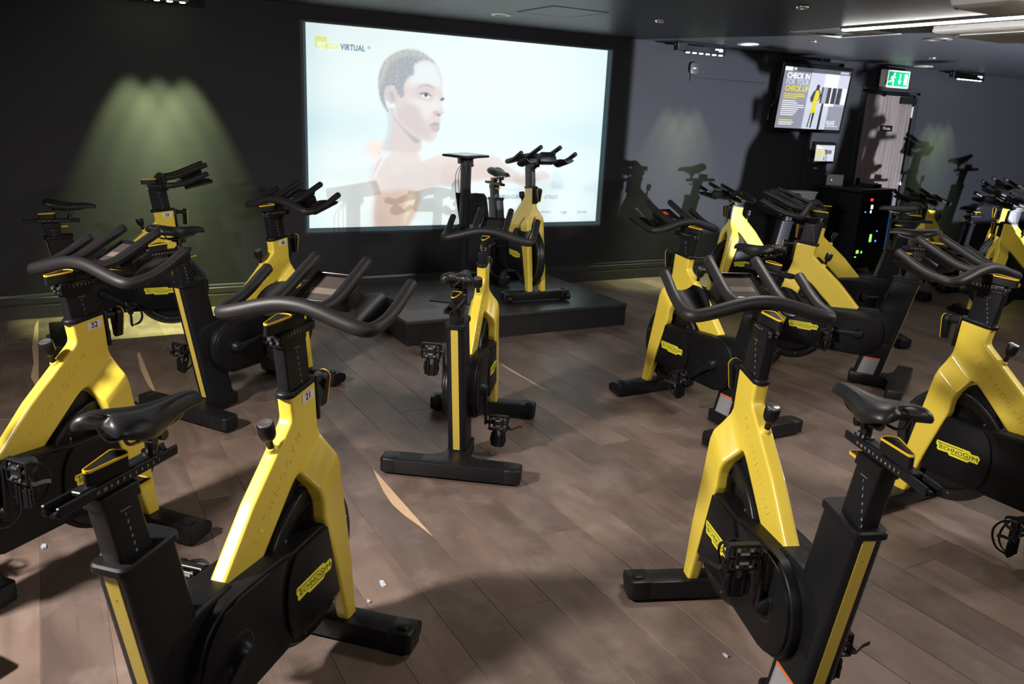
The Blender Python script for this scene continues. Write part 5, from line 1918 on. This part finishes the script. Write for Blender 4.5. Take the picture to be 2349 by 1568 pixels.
# projector under the ceiling
pr_ = thing(empty('projector', (4.30, 2.72, CEIL)), 'pale grey projector hung from the ceiling at the top right corner', 'projector')
bm = BM()
loft(bm, [[(x, y, z) for x, y in rrect(0, 0, w, h_, 0.06, 5)] for z, w, h_ in ((-0.155, 0.34, 0.30), (-0.140, 0.40, 0.36), (-0.075, 0.44, 0.40), (-0.055, 0.42, 0.38))])
obj('projector_case', mesh(bm, 'projector_case', mat('projector_shell', (0.50, 0.50, 0.50), 0.4), 40), pr_)
bm = BM()
cyl(bm, (-0.05, 0.185, -0.105), (-0.05, 0.225, -0.105), 0.032, 0.036, 24)
ls = obj('lens_barrel', mesh(bm, 'lens_barrel', M['black_plastic']), pr_)
bm = BM()
cyl(bm, (-0.05, 0.222, -0.105), (-0.05, 0.227, -0.105), 0.028, 0.026, 24)
obj('lens_glass', mesh(bm, 'lens_glass', M['glass']), ls)
bm = BM()
cyl(bm, (0, 0, 0.0), (0, 0, -0.07), 0.025)
cyl(bm, (0, 0, 0.0), (0, 0, -0.010), 0.065)
obj('ceiling_mount', mesh(bm, 'ceiling_mount', M['steel']), pr_)
bm = BM()
for k in range(6):
    box(bm, -0.205, -0.10 + 0.03 * k, -0.105, 0.030, 0.012, 0.035)
obj('vent_slots', mesh(bm, 'vent_slots', M['ink']), pr_)

# black strap lying on the floor by the stage corner, scraps of paper
bm = BM()
pth = catmull([(2.306, 5.445, 0.003), (2.303, 5.33, 0.003), (2.292, 5.19, 0.003), (2.278, 5.02, 0.003)], 5)
loft(bm, [[p + Vector((-0.010, 0, -0.0025)), p + Vector((0.010, 0, -0.0025)), p + Vector((0.010, 0, 0.001)), p + Vector((-0.010, 0, 0.001))] for p in pth])
thing(obj('floor_strap', mesh(bm, 'floor_strap', M['strap'])), 'short black strap lying on the floor at the stage corner', 'strap')
pp = mat('paper_scrap', (0.40, 0.42, 0.48), 0.6)
for (x, y, s_, lab) in ((0.950, 2.556, 0.015, 'crumpled white paper scrap on the floor, right of cycle 21'), (0.865, 2.463, 0.008, 'tiny white paper scrap on the floor nearest cycle 21'),
                        (-0.138, 3.340, 0.015, 'crumpled white paper scrap on the floor beneath cycle 32'), (2.218, 4.676, 0.010, 'tiny white scrap on the floor right of the central cycle'), (1.823, 1.680, 0.009, 'thin pale scrap on the floor left of the front right cycle')):
    bm = BM()
    rnd = random.Random(int(x * 1000))
    top, bot = [], []
    for k in range(7):
        a = 2 * PI * k / 7
        r_ = s_ * (0.5 + 0.6 * rnd.random())
        top.append((x + r_ * math.cos(a), y + r_ * 1.5 * math.sin(a), 0.003 + 0.006 * rnd.random()))
        bot.append((x + r_ * math.cos(a), y + r_ * 1.5 * math.sin(a), 0.0005))
    loft(bm, [bot, top])
    thing(obj('paper_scrap', mesh(bm, 'paper_scrap', pp, smooth=False)), lab, 'paper', 'paper scraps on the floor')
